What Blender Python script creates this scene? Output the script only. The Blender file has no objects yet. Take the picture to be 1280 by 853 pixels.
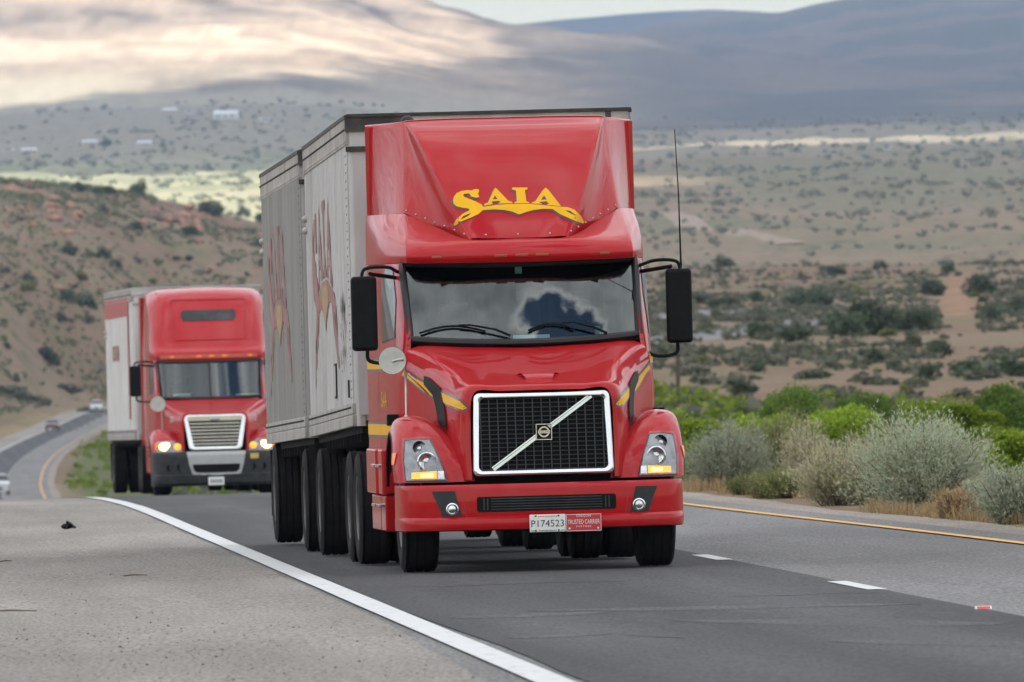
import bpy, bmesh, math, random
import numpy as np
from mathutils import Vector, Matrix
from mathutils.bvhtree import BVHTree

random.seed(7)
rng = np.random.default_rng(11)
PI = math.pi
scene = bpy.context.scene
COL = scene.collection

# ------------------------------------------------------------------ camera
FPX, ROLL, YH, CAMZ = 16500.0, 0.026, 440.0, 1.667
cam = bpy.data.cameras.new('camera')
camo = bpy.data.objects.new('camera', cam)
COL.objects.link(camo)
cam.sensor_width = 36.0
cam.lens = FPX / 1280.0 * 36.0
cam.clip_start = 1.0
cam.clip_end = 120000.0
_p = (YH - 426.5) / FPX
_fw = Vector((0, math.cos(_p), math.sin(_p)))
_u0 = Vector((0, -math.sin(_p), math.cos(_p)))
_r0 = Vector((1, 0, 0))
_r = math.cos(ROLL) * _r0 - math.sin(ROLL) * _u0
_u = math.sin(ROLL) * _r0 + math.cos(ROLL) * _u0
_m = Matrix((_r, _u, -_fw)).transposed().to_4x4()
_m.translation = Vector((0, 0, CAMZ))
camo.matrix_world = _m
cam.dof.use_dof = True
cam.dof.focus_distance = 114.0
cam.dof.aperture_fstop = 11.5
scene.camera = camo

# ------------------------------------------------------------------ light
SUN_EL, SUN_AZ = math.radians(57), math.radians(228)      # azimuth clockwise from +Y (north)
SUNV = Vector((math.sin(SUN_AZ) * math.cos(SUN_EL), math.cos(SUN_AZ) * math.cos(SUN_EL), math.sin(SUN_EL)))
world = bpy.data.worlds.new('World')
scene.world = world
world.use_nodes = True
wn = world.node_tree
bg = wn.nodes['Background']
sky = wn.nodes.new('ShaderNodeTexSky')
sky.sky_type = 'NISHITA'
sky.sun_disc = False
sky.sun_elevation = SUN_EL
sky.sun_rotation = SUN_AZ
sky.altitude = 1200
sky.air_density = 1.35
sky.dust_density = 0.4
wn.links.new(sky.outputs[0], bg.inputs[0])
bg.inputs[1].default_value = 0.065
sl = bpy.data.lights.new('sun', 'SUN')
sl.energy = 4.2
sl.angle = math.radians(0.53)
sl.color = (1.0, 0.93, 0.84)
so = bpy.data.objects.new('sun', sl)
so.rotation_euler = SUNV.to_track_quat('Z', 'Y').to_euler()
COL.objects.link(so)
vs = scene.view_settings
vs.view_transform = 'Standard'
vs.look = 'None'
vs.exposure = 1.2
vs.gamma = 1.0
vs.use_curve_mapping = False
scene.cycles.max_bounces = 8
scene.cycles.diffuse_bounces = 3
scene.cycles.volume_bounces = 2
scene.cycles.transparent_max_bounces = 16
scene.cycles.sample_clamp_indirect = 6.0

# ------------------------------------------------------------------ noise
def _hash(ix, iy, s):
    h = (ix.astype(np.int64) * 374761393 + iy.astype(np.int64) * 668265263 + s * 974711) & 0xffffffff
    h = ((h ^ (h >> 13)) * 1274126177) & 0xffffffff
    h = h ^ (h >> 16)
    return (h & 0xffff) / 65535.0
def vnoise(x, y, s=0):
    x = np.asarray(x, float); y = np.asarray(y, float)
    ix = np.floor(x); iy = np.floor(y); fx = x - ix; fy = y - iy
    fx = fx * fx * (3 - 2 * fx); fy = fy * fy * (3 - 2 * fy)
    a = _hash(ix, iy, s); b = _hash(ix + 1, iy, s); c = _hash(ix, iy + 1, s); d = _hash(ix + 1, iy + 1, s)
    return (a * (1 - fx) + b * fx) * (1 - fy) + (c * (1 - fx) + d * fx) * fy
def fbm(x, y, o=4, s=0, g=0.5):
    r = 0; a = 1.0; t = 0
    for k in range(o):
        r = r + a * vnoise(x * 2 ** k, y * 2 ** k, s + k * 17); t += a; a *= g
    return r / t
def sstep(a, b, x):
    t = np.clip((x - a) / (b - a), 0, 1)
    return t * t * (3 - 2 * t)
def herm(tab):
    xs = np.array([t[0] for t in tab], float); ys = np.array([t[1] for t in tab], float)
    dl = np.diff(ys) / np.diff(xs)
    m = np.zeros_like(ys); m[0] = dl[0]; m[-1] = dl[-1]
    for i in range(1, len(xs) - 1):
        m[i] = 0 if dl[i - 1] * dl[i] <= 0 else 2 * dl[i - 1] * dl[i] / (dl[i - 1] + dl[i])
    def f(x):
        x = np.asarray(x, float)
        i = np.clip(np.searchsorted(xs, x) - 1, 0, len(xs) - 2)
        h = xs[i + 1] - xs[i]
        t = np.clip((x - xs[i]) / h, 0, 1)
        return ((2 * t**3 - 3 * t**2 + 1) * ys[i] + (t**3 - 2 * t**2 + t) * h * m[i] +
                (-2 * t**3 + 3 * t**2) * ys[i + 1] + (t**3 - t**2) * h * m[i + 1])
    return f

# ------------------------------------------------------------------ where things stand
zroad = herm([(-400, .78), (0, 0), (150, -.291), (180, -.355), (211, -.52), (254, -.935), (300, -1.45), (350, -1.97),
              (450, -3.3), (600, -5.2), (800, -7.7), (1050, -8.5), (1170, -8.6), (1330, -8.4), (1500, -8.1), (1630, -7.6),
              (1740, -7.0), (1900, -5.3), (2200, -4.6), (2600, -3.0), (3000, 0)])
xwhite = herm([(-400, 23.24), (0, 3.803), (150, -3.487), (254, -8.54), (350, -13.1), (600, -25.0), (800, -34.2), (1050, -44.5),
               (1170, -48.9), (1330, -54), (1500, -58.3), (1630, -60.4), (1740, -61.3), (1900, -60.5), (2100, -54), (2320, -38)])
LANE, YEL = 3.71, 6.82
def lvl(px, py):
    "level picture coordinates (roll taken out) of a photo pixel"
    x = px - 640.0; yu = 426.5 - py
    return (math.cos(ROLL) * x + math.sin(ROLL) * yu, -math.sin(ROLL) * x + math.cos(ROLL) * yu + (YH - 426.5))
def pt(px, py, D):
    X, U = lvl(px, py)
    return Vector((X * D / FPX, D, CAMZ + U * D / FPX))
def zof(y, x, D):                                   # height of a ridge seen at photo pixel (x, y)
    yl = y + (x - 640.0) * ROLL
    return CAMZ + (YH - yl) / FPX * D
bl = herm([(250, -.95), (350, -2.3), (600, -6), (1000, -8.8), (1600, -8.3), (2000, -6), (2600, 0), (3300, 10), (4500, 45), (5500, 72),
           (7500, 122), (9000, 168), (10500, 212), (12000, 240), (30000, 300)])
br = herm([(100, -.2), (180, -.33), (300, -.95), (450, -.8), (700, .65), (1000, 3.2), (1500, 8.1), (2000, 13.5), (2500, 11), (3000, 17),
           (3500, 29.5), (5000, 60), (7000, 103), (8000, 127), (9000, 150), (12000, 200), (30000, 300)])
HILLS = [  # ridge line (photo x, y), start, ridge distance, end, roughness
    ([(-900, 150), (-300, 195), (0, 224), (60, 229), (150, 240), (250, 256), (330, 277), (450, 335), (560, 420)], None, 2850, 3300, 3.0),
    ([(-900, -190), (-400, -150), (0, -100), (300, -58), (450, -26), (510, -2), (560, 20), (590, 36), (640, 56), (700, 80), (780, 106), (850, 128), (950, 152), (1060, 172), (1300, 200)], 9800, 13500, 17000, 17.0),
    ([(-400, 160), (400, 125), (560, 92), (640, 76), (700, 56), (780, 40), (850, 24), (930, 17), (990, 15), (1060, -2), (1130, -18), (1280, -44), (1600, -80), (2400, -60)], 9300, 17000, 20000, 34.0),
    ([(-400, 70), (450, 48), (590, 37), (640, 31), (720, 22), (800, 15), (850, 12), (900, 10), (960, 13), (1000, 17), (1060, 30), (1400, 60)], 18500, 22000, 25500, 12.0),
]
def terrain(D, x):
    D = np.asarray(D, float); x = np.asarray(x, float)
    De = np.maximum(D, 60.0)
    px = 640 + x / De * FPX
    w = sstep(330, 700, px)
    z = bl(De) * (1 - w) + br(De) * w
    z = np.where(De < 250, zroad(De) * (1 - w) + br(De) * w, z)
    amp = np.clip((De - 300) / 1500, 0, 1)
    z = z + amp * (fbm(x / 60 + 9, D / 160, 4, 3) - .5) * np.clip(De * .0022, 0, 9)
    z = z + np.clip((De - 350) / 900, 0, 1) * (fbm(x / 7, D / 19, 3, 31) - .5) * .9 * (De < 4000)
    oc = 1 - np.abs(2 * fbm(x / 6, D / 40, 4, 35) - 1)
    z = z + sstep(.86, .97, oc) * 1.7 * sstep(1640, 1900, De) * (De < 3300) * (px < 420)
    for hi, (ridge, d0, d1, d2, rough) in enumerate(HILLS):
        xs = np.array([a for a, b in ridge], float); ys = np.array([b for a, b in ridge], float)
        yy = np.interp(px, xs, ys)
        zr = CAMZ + (YH - (yy + (px - 640) * ROLL)) / FPX * d1
        if d0 is None:
            dd0 = np.interp(px, [-400, 0, 140, 215, 330], [1450, 1640, 2080, 2360, 2420])
        else:
            dd0 = d0
        t = np.clip((D - dd0) / (d1 - dd0), 0, 1)
        up = 0.62 * t + 0.38 * t * t * (3 - 2 * t) if hi in (0, 3) else (0.25 * t + 0.75 * t ** 1.9 if hi == 1 else .12 * t + .88 * t ** 2.1)
        dn = 1 - sstep(d1, d2, D)
        prof = np.where(D <= d1, up, dn)
        sc = 1.0 if hi else 0.12
        n = fbm(x / (340 * sc) + 3 * hi, D / (900 * sc), 5, 50 + hi)
        rid = 1 - np.abs(2 * fbm(x / (180 * sc) + .0006 * D, D / (1400 * sc), 4, 70 + hi) - 1)
        nz = ((n - .5) * 1.2 + (rid - .75) * .9) * rough
        keep = 1 - .8 * np.exp(-((D - d1) / (d1 * .02)) ** 2)
        base = z
        h = base + np.maximum(zr - base, 0) * prof + nz * np.clip(prof * 3, 0, 1) * keep
        z = np.where((D > dd0) & (D < d2), np.maximum(base, h), z)
    # bed of the highway
    lat = x - xwhite(D)
    e = np.maximum(np.maximum(-3.6 - lat, lat - (YEL + 1.1)), 0)
    k = 1 - sstep(0, np.maximum(9, .012 * De), e)
    k = k * (1 - sstep(2250, 2320, D))
    z = z * (1 - k) + (zroad(D) - .06) * k
    return z
def ray_ground(px, py, d0=60, d1=24000):
    X, U = lvl(px, py)
    D = np.geomspace(d0, d1, 4000)
    g = terrain(D, X * D / FPX) - (CAMZ + U * D / FPX)
    i = np.argmax(g > 0)
    if g[i] <= 0:
        return None
    return float(D[i]), float(X * D[i] / FPX)

# ------------------------------------------------------------------ materials
MATS = {}
def newmat(name):
    m = bpy.data.materials.new(name); m.use_nodes = True
    nt = m.node_tree
    return m, nt, nt.nodes['Principled BSDF']
def N(nt, t, **kw):
    n = nt.nodes.new(t)
    for k, v in kw.items():
        setattr(n, k, v)
    return n
def simple(name, col, rough=.5, metal=0.0, coat=0.0, var=0.0, scale=8.0, bump=0.0, spec=None, dust=None, dscale=2.0, damt=0.0, stretch=(1, 1, 1), specks=0.0):
    if name in MATS:
        return MATS[name]
    m, nt, b = newmat(name)
    b.inputs['Roughness'].default_value = rough
    b.inputs['Metallic'].default_value = metal
    b.inputs['Coat Weight'].default_value = coat
    b.inputs['Coat Roughness'].default_value = .04
    if spec is not None:
        b.inputs['Specular IOR Level'].default_value = spec
    b.inputs['Base Color'].default_value = (*col, 1)
    tc = N(nt, 'ShaderNodeTexCoord'); mp = N(nt, 'ShaderNodeMapping')
    mp.inputs['Scale'].default_value = stretch
    nt.links.new(tc.outputs['Object'], mp.inputs[0])
    src = None
    if var > 0:
        no = N(nt, 'ShaderNodeTexNoise'); no.inputs['Scale'].default_value = scale; no.inputs['Detail'].default_value = 6
        nt.links.new(mp.outputs[0], no.inputs[0])
        r = N(nt, 'ShaderNodeValToRGB')
        r.color_ramp.elements[0].position = .3; r.color_ramp.elements[1].position = .7
        r.color_ramp.elements[0].color = (*[c * (1 - var) for c in col], 1)
        r.color_ramp.elements[1].color = (*[min(1, c * (1 + var)) for c in col], 1)
        nt.links.new(no.outputs[0], r.inputs[0]); src = r.outputs[0]
        if bump:
            bp = N(nt, 'ShaderNodeBump'); bp.inputs['Strength'].default_value = bump; bp.inputs['Distance'].default_value = .01
            nt.links.new(no.outputs[0], bp.inputs['Height']); nt.links.new(bp.outputs[0], b.inputs['Normal'])
    if damt > 0:
        n2 = N(nt, 'ShaderNodeTexNoise'); n2.inputs['Scale'].default_value = dscale; n2.inputs['Detail'].default_value = 8
        n2.inputs['Roughness'].default_value = .65
        nt.links.new(mp.outputs[0], n2.inputs[0])
        r2 = N(nt, 'ShaderNodeValToRGB')
        r2.color_ramp.elements[0].position = .45; r2.color_ramp.elements[1].position = .72
        r2.color_ramp.elements[0].color = (0, 0, 0, 1); r2.color_ramp.elements[1].color = (damt, damt, damt, 1)
        nt.links.new(n2.outputs[0], r2.inputs[0])
        mx = N(nt, 'ShaderNodeMix', data_type='RGBA')
        nt.links.new(r2.outputs[0], mx.inputs[0])
        mx.inputs[6].default_value = (*col, 1)
        if src: nt.links.new(src, mx.inputs[6])
        mx.inputs[7].default_value = (*dust, 1)
        src = mx.outputs[2]
    if specks:
        n4 = N(nt, 'ShaderNodeTexNoise'); n4.inputs['Scale'].default_value = 38; n4.inputs['Detail'].default_value = 2
        nt.links.new(tc.outputs['Object'], n4.inputs[0])
        r4 = N(nt, 'ShaderNodeMapRange'); r4.inputs[1].default_value = .70; r4.inputs[2].default_value = .76; r4.inputs[4].default_value = specks
        nt.links.new(n4.outputs[0], r4.inputs[0])
        mx4 = N(nt, 'ShaderNodeMix', data_type='RGBA'); nt.links.new(r4.outputs[0], mx4.inputs[0])
        if src: nt.links.new(src, mx4.inputs[6])
        mx4.inputs[7].default_value = (.10, .05, .035, 1); src = mx4.outputs[2]
    if src: nt.links.new(src, b.inputs['Base Color'])
    MATS[name] = m
    return m
RED = simple('red_paint', (.42, .007, .011), .5, 0, .6, spec=.05, dust=(.36, .05, .045), dscale=2.6, damt=.3, specks=.55)
RED2 = simple('red_paint_far', (.41, .009, .014), .5, 0, .6, spec=.08, dust=(.42, .05, .045), dscale=1.6, damt=.25)
CHROME = simple('chrome', (.70, .72, .74), .12, 1.0, var=.06, scale=5)
STEEL = simple('brushed_steel', (.55, .55, .54), .32, 1.0, var=.12, scale=9)
BLACK = simple('black_plastic', (.006, .007, .008), .5, spec=.12, var=.25, scale=20)
GREYP = simple('grey_plastic', (.030, .034, .036), .5, var=.2, scale=12, spec=.25, dust=(.09, .08, .068), dscale=3, damt=.3)
RUBBER = simple('tyre_rubber', (.012, .012, .013), .8, var=.3, scale=14, bump=.2, spec=.15, dust=(.045, .041, .036), dscale=4, damt=.35)
SEAL = simple('window_seal', (.010, .010, .011), .5, var=.2, scale=15)
DARK = simple('chassis_dark', (.010, .010, .010), .8, spec=.15, var=.3, scale=8, dust=(.05, .043, .036), dscale=3, damt=.5)
INT = simple('cab_interior', (.035, .042, .045), .8, var=.2, scale=6)
CURT = simple('cab_curtain', (.085, .105, .11), .9, var=.25, scale=3, stretch=(3, 1, .3))
PAPER = simple('paper_white', (.72, .74, .74), .7, var=.04, scale=6)
YELLOW = simple('logo_yellow', (.80, .43, .012), .5, 0, .15, spec=.1, var=.05, scale=6)
SLATE = simple('logo_shadow', (.035, .045, .075), .4, 0, .5, var=.1, scale=6)
FADED = simple('faded_red_print', (.27, .115, .105), .6, var=.25, scale=5, dust=(.42, .38, .36), dscale=3.5, damt=.6)
GOLD = simple('faded_gold_print', (.38, .25, .11), .6, var=.2, scale=5)
DKRED = simple('dark_red_print', (.20, .03, .04), .6, var=.2, scale=9)
ALU = simple('trailer_aluminium', (.52, .53, .53), .42, .25, var=.10, scale=2.5, dust=(.27, .25, .225), dscale=1.1, damt=.62, stretch=(1, 1, .35))
ALU2 = simple('trailer_aluminium_dull', (.30, .305, .30), .45, .25, var=.12, scale=2.5, dust=(.21, .195, .175), dscale=1.3, damt=.7, stretch=(1, 1, .3))
ALURAIL = simple('trailer_rail', (.40, .39, .37), .5, .3, var=.2, scale=5, dust=(.17, .15, .125), dscale=2.2, damt=.75)
GRIME = simple('grimy_black_steel', (.022, .022, .022), .6, var=.35, scale=7, dust=(.11, .10, .085), dscale=5, damt=.55)
WHITEP = simple('white_trailer_panel', (.66, .67, .66), .45, var=.06, scale=2, dust=(.45, .42, .38), dscale=.8, damt=.5)
PLATEW = simple('plate_white', (.74, .77, .74), .4, var=.06, scale=30)
PLATER = simple('plate_red', (.50, .03, .04), .4, var=.1, scale=30)
INK = simple('plate_ink', (.02, .025, .035), .5, var=.1, scale=30)
REDINK = simple('plate_red_ink', (.55, .12, .13), .5, var=.1, scale=30)
SILVERP = simple('silver_plastic', (.42, .43, .43), .4, .3, var=.1, scale=6)
LAMPREF = simple('lamp_reflector', (.62, .63, .63), .12, 1.0, var=.2, scale=25)
LAMPBEZ = simple('lamp_bezel', (.26, .27, .275), .25, .7, var=.3, scale=14)
WOOD = simple('weathered_wood', (.085, .062, .045), .9, var=.3, scale=6, stretch=(4, 4, .4))

def emit(name, col, s, base=None):
    m, nt, b = newmat(name)
    b.inputs['Base Color'].default_value = (*(base or col), 1)
    b.inputs['Emission Color'].default_value = (*col, 1)
    b.inputs['Emission Strength'].default_value = s
    b.inputs['Roughness'].default_value = .2
    return m
AMBER_CORE = emit('amber_lamp_core', (1.0, .62, .14), 1.3)
AMBER_ON = emit('amber_lamp_lit', (1.0, .42, .04), .5, (.8, .35, .03))
AMBER_SOFT = emit('amber_lamp_side', (1.0, .30, .03), .12, (.6, .16, .02))
HEAD_ON = emit('headlamp_lit', (1.0, .55, .18), 3.4)
AMBER_DIM = simple('amber_marker', (.30, .07, .015), .3, var=.1, scale=30)
TAIL = emit('tail_lamp_lit', (1.0, .04, .02), .6, (.6, .02, .02))

def glass(name, tint=(.62, .74, .74), f0=.06, gl=(.95, .97, 1)):
    m, nt, b = newmat(name)
    nt.nodes.remove(b)
    out = nt.nodes['Material Output']
    tr = N(nt, 'ShaderNodeBsdfTransparent'); tr.inputs[0].default_value = (*tint, 1)
    g = N(nt, 'ShaderNodeBsdfGlossy'); g.inputs[0].default_value = (*gl, 1); g.inputs['Roughness'].default_value = .015
    lw = N(nt, 'ShaderNodeLayerWeight'); lw.inputs[0].default_value = .5
    pw = N(nt, 'ShaderNodeMath', operation='POWER'); pw.inputs[1].default_value = 4.0
    ma = N(nt, 'ShaderNodeMath', operation='MULTIPLY_ADD'); ma.inputs[1].default_value = 1 - f0; ma.inputs[2].default_value = f0
    mx = N(nt, 'ShaderNodeMixShader')
    nt.links.new(lw.outputs['Facing'], pw.inputs[0]); nt.links.new(pw.outputs[0], ma.inputs[0])
    nt.links.new(ma.outputs[0], mx.inputs[0]); nt.links.new(tr.outputs[0], mx.inputs[1]); nt.links.new(g.outputs[0], mx.inputs[2])
    nt.links.new(mx.outputs[0], out.inputs[0])
    return m
GLASS = glass('windshield_glass', (.44, .56, .55), .125, (.74, .80, .80))
LENS = glass('lamp_lens', (.92, .94, .95), .05)
TINT = simple('tinted_window', (.012, .016, .018), .06, 0, 0, var=.2, scale=3)

def leafmat(name, c1, c2, trans=.3, c3=None):
    m, nt, b = newmat(name)
    out = nt.nodes['Material Output']
    geo = N(nt, 'ShaderNodeNewGeometry')
    oi = N(nt, 'ShaderNodeObjectInfo')
    r = N(nt, 'ShaderNodeValToRGB')
    r.color_ramp.elements[0].color = (*c1, 1); r.color_ramp.elements[1].color = (*c2, 1); r.color_ramp.elements[1].position = .86
    if c3: e = r.color_ramp.elements.new(.93); e.color = (*c3, 1)
    nt.links.new(geo.outputs['Random Per Island'], r.inputs[0])
    hs = N(nt, 'ShaderNodeHueSaturation')
    mr = N(nt, 'ShaderNodeMapRange'); mr.inputs[3].default_value = .72; mr.inputs[4].default_value = 1.25
    nt.links.new(oi.outputs['Random'], mr.inputs[0]); nt.links.new(mr.outputs[0], hs.inputs['Value'])
    nt.links.new(r.outputs[0], hs.inputs['Color'])
    b.inputs['Roughness'].default_value = .65
    b.inputs['Specular IOR Level'].default_value = .25
    nt.links.new(hs.outputs[0], b.inputs['Base Color'])
    t = N(nt, 'ShaderNodeBsdfTranslucent'); nt.links.new(hs.outputs[0], t.inputs[0])
    mx = N(nt, 'ShaderNodeMixShader'); mx.inputs[0].default_value = trans
    nt.links.new(b.outputs[0], mx.inputs[1]); nt.links.new(t.outputs[0], mx.inputs[2]); nt.links.new(mx.outputs[0], out.inputs[0])
    return m
L_SAGE = leafmat('sage_leaf', (.26, .30, .215), (.47, .52, .385), .40, (.42, .36, .24))
L_TAN = leafmat('dry_sage_leaf', (.33, .32, .20), (.54, .50, .36), .40, (.22, .27, .09))
L_OLIVE = leafmat('olive_leaf', (.14, .17, .05), (.29, .32, .13), .38, (.36, .28, .16))
L_GREEN = leafmat('bright_green_leaf', (.14, .235, .017), (.31, .42, .042), .42)
L_DEEP = leafmat('deep_green_leaf', (.08, .16, .02), (.18, .28, .045), .38)
L_JUN = leafmat('juniper_leaf', (.05, .075, .042), (.11, .145, .085))
L_GREY = leafmat('grey_scrub_leaf', (.10, .115, .075), (.19, .20, .14))
L_STRAW = leafmat('straw_blade', (.30, .21, .11), (.50, .37, .20))
L_FAR = leafmat('distant_scrub_leaf', (.145, .155, .105), (.225, .23, .165))
L_HILL = leafmat('hill_scrub_leaf', (.12, .14, .08), (.23, .24, .15))
STEM = simple('shrub_stem', (.12, .095, .07), .9, var=.3, scale=9)

# ------------------------------------------------------------------ mesh helpers
def mkmesh(name, V, F, mats, mi=None, smooth=True, ang=38):
    me = bpy.data.meshes.new(name)
    me.from_pydata([tuple(v) for v in V], [], [tuple(f) for f in F])
    for m in (mats if isinstance(mats, (list, tuple)) else [mats]):
        me.materials.append(m)
    if mi is not None:
        me.polygons.foreach_set('material_index', np.asarray(mi, np.int32))
    if smooth:
        me.polygons.foreach_set('use_smooth', np.ones(len(me.polygons), bool))
        me.set_sharp_from_angle(angle=math.radians(ang))
    me.update()
    return me
def link(name, me, parent=None, loc=None):
    o = bpy.data.objects.new(name, me)
    COL.objects.link(o)
    if parent is not None: o.parent = parent
    if loc is not None: o.location = loc
    return o
def tag(o, label=None, cat=None, group=None, kind=None):
    if label: o['label'] = label
    if cat: o['category'] = cat
    if group: o['group'] = group
    if kind: o['kind'] = kind
    return o
def empty(name, loc, rz=0.0, label=None, cat=None, group=None):
    o = bpy.data.objects.new(name, None)
    o.empty_display_size = .2
    COL.objects.link(o); o.location = loc; o.rotation_euler = (0, 0, rz)
    return tag(o, label, cat, group)
def copy_tree(o, parent=None):
    c = o.copy(); COL.objects.link(c)
    if parent is not None: c.parent = parent
    for ch in list(o.children):
        copy_tree(ch, c)
    return c

class MB:
    def __init__(s): s.v = []; s.f = []
    def add(s, V, F):
        o = len(s.v); s.v += [tuple(v) for v in V]; s.f += [tuple(i + o for i in f) for f in F]; return s
    def box(s, x0, x1, y0, y1, z0, z1, M=None):
        V = [(x, y, z) for z in (z0, z1) for y in (y0, y1) for x in (x0, x1)]
        if M is not None: V = [tuple(M @ Vector(v)) for v in V]
        return s.add(V, [(0, 2, 3, 1), (4, 5, 7, 6), (0, 1, 5, 4), (2, 6, 7, 3), (0, 4, 6, 2), (1, 3, 7, 5)])
    def prism(s, poly, y0, y1):                      # polygon in X-Z pushed along Y
        n = len(poly)
        V = [(x, y0, z) for x, z in poly] + [(x, y1, z) for x, z in poly]
        F = [tuple(range(n)), tuple(range(2 * n - 1, n - 1, -1))] + [(i, n + i, n + (i + 1) % n, (i + 1) % n) for i in range(n)]
        return s.add(V, F)
    def prismx(s, poly, x0, x1):                     # polygon in Y-Z pushed along X
        n = len(poly)
        V = [(x0, y, z) for y, z in poly] + [(x1, y, z) for y, z in poly]
        F = [tuple(range(n)), tuple(range(2 * n - 1, n - 1, -1))] + [(i, n + i, n + (i + 1) % n, (i + 1) % n) for i in range(n)]
        return s.add(V, F)
    def tube(s, path, r, n=8, closed=False, caps=True):
        P = [Vector(p) for p in path]; k = len(P)
        R = r if isinstance(r, (list, tuple)) else [r] * k
        V = []; F = []
        up = None
        for i, p in enumerate(P):
            a = P[i - 1] if (i > 0 or closed) else p; b = P[(i + 1) % k] if (i < k - 1 or closed) else p
            t = (b - a).normalized()
            if up is None:
                up = Vector((0, 0, 1)) if abs(t.z) < .9 else Vector((1, 0, 0))
            u = t.cross(up).normalized(); w = u.cross(t).normalized(); up = w
            for j in range(n):
                q = 2 * PI * j / n
                V.append(p + (u * math.cos(q) + w * math.sin(q)) * R[i])
        for i in range(k if closed else k - 1):
            for j in range(n):
                a = i * n + j; b = i * n + (j + 1) % n; c = ((i + 1) % k) * n + (j + 1) % n; d = ((i + 1) % k) * n + j
                F.append((a, b, c, d))
        if caps and not closed:
            F.append(tuple(range(n - 1, -1, -1))); F.append(tuple((k - 1) * n + j for j in range(n)))
        return s.add(V, F)
    def lathe(s, prof, c, axis='x', n=36, caps=True):           # profile (a, r): a along the axis
        V = []; F = []; k = len(prof)
        for a, r in prof:
            for j in range(n):
                q = 2 * PI * j / n; u, w = r * math.cos(q), r * math.sin(q)
                p = {'x': (a, u, w), 'y': (u, a, w), 'z': (u, w, a)}[axis]
                V.append((p[0] + c[0], p[1] + c[1], p[2] + c[2]))
        for i in range(k - 1):
            for j in range(n):
                F.append((i * n + j, i * n + (j + 1) % n, (i + 1) * n + (j + 1) % n, (i + 1) * n + j))
        if caps and prof[0][1] > 1e-6: F.append(tuple(range(n - 1, -1, -1)))
        if caps and prof[-1][1] > 1e-6: F.append(tuple((k - 1) * n + j for j in range(n)))
        return s.add(V, F)
    def ball(s, c, r, n=12, m=8, sc=(1, 1, 1)):
        V = []; F = []
        for i in range(m + 1):
            t = PI * i / m
            for j in range(n):
                q = 2 * PI * j / n
                V.append((c[0] + r * sc[0] * math.sin(t) * math.cos(q), c[1] + r * sc[1] * math.sin(t) * math.sin(q), c[2] + r * sc[2] * math.cos(t)))
        for i in range(m):
            for j in range(n):
                F.append((i * n + j, (i + 1) * n + j, (i + 1) * n + (j + 1) % n, i * n + (j + 1) % n))
        return s.add(V, F)
    def build(s, name, mat, parent=None, bevel=0, seg=2, ang=38):
        o = link(name, mkmesh(name, s.v, s.f, mat, ang=ang), parent)
        if bevel:
            b = o.modifiers.new('bevel', 'BEVEL'); b.width = bevel; b.segments = seg; b.limit_method = 'ANGLE'; b.angle_limit = math.radians(40)
            b.harden_normals = True
        return o

def cr(P, k, sharp=()):
    P = np.asarray(P, float); n = len(P); out = []
    for i in range(n - 1):
        p1, p2 = P[i], P[i + 1]
        p0 = P[i - 1] if (i > 0 and i not in sharp) else 2 * p1 - p2
        p3 = P[i + 2] if (i < n - 2 and (i + 1) not in sharp) else 2 * p2 - p1
        for j in range(k):
            t = j / k
            out.append(.5 * ((2 * p1) + (-p0 + p2) * t + (2 * p0 - 5 * p1 + 4 * p2 - p3) * t * t + (-p0 + 3 * p1 - 3 * p2 + p3) * t ** 3))
    out.append(P[-1])
    return np.array(out)
def loftgrid(rows, ku=4, kv=4, su=(), sv=()):
    A = np.array([cr(r, kv, sv) for r in rows])
    B = np.array([cr(A[:, j], ku, su) for j in range(A.shape[1])])
    return B.transpose(1, 0, 2)
def gridmesh(G):
    n, m, _ = G.shape
    V = G.reshape(-1, 3)
    F = [(i * m + j, i * m + j + 1, (i + 1) * m + j + 1, (i + 1) * m + j) for i in range(n - 1) for j in range(m - 1)]
    return V, F
def sym(half):
    "rows listed from the centre line outward -> full rows"
    return [[(-x, y, z) for x, y, z in r[::-1] if abs(x) > 1e-6] + list(r) for r in half]
def symsharp(sv, n):      # column numbers of the half -> of the full row (n columns, the first on the centre line)
    return tuple(sorted({n - 1 + c for c in sv} | {n - 1 - c for c in sv}))
def mir(M):
    V, F = M
    return [(-v[0], v[1], v[2]) for v in V], [tuple(reversed(f)) for f in F]
def loft(name, rows, mat, parent, ku=4, kv=4, su=(), sv=(), ang=38, mirror=False):
    M = gridmesh(loftgrid(rows, ku, kv, su, sv))
    if mirror: M = mir(M)
    return link(name, mkmesh(name, M[0], M[1], mat, ang=ang), parent)

def bvh_of(*objs):
    V = []; F = []
    for o in objs:
        k = len(V)
        V += [v.co.copy() for v in o.data.vertices]
        F += [tuple(i + k for i in p.vertices) for p in o.data.polygons]
    return BVHTree.FromPolygons(V, F)
def flat2d(polys):
    "2-D outlines with holes -> triangles"
    cu = bpy.data.curves.new('outline', 'CURVE'); cu.dimensions = '2D'; cu.fill_mode = 'BOTH'
    for P in polys:
        s = cu.splines.new('POLY'); s.points.add(len(P) - 1); s.use_cyclic_u = True
        for i, (x, y) in enumerate(P): s.points[i].co = (x, y, 0, 1)
    return curve2mesh(cu)
def curve2mesh(cu):
    o = bpy.data.objects.new('tmp', cu); COL.objects.link(o)
    dg = bpy.context.evaluated_depsgraph_get()
    me = bpy.data.meshes.new_from_object(o.evaluated_get(dg))
    bpy.data.objects.remove(o); bpy.data.curves.remove(cu)
    return me
def text2d(txt, size, spacing=1.0):
    cu = bpy.data.curves.new('text', 'FONT'); cu.body = txt; cu.size = size; cu.align_x = 'CENTER'; cu.align_y = 'CENTER'
    cu.dimensions = '2D'; cu.fill_mode = 'BOTH'; cu.space_character = spacing; cu.resolution_u = 3
    return curve2mesh(cu)
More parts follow.
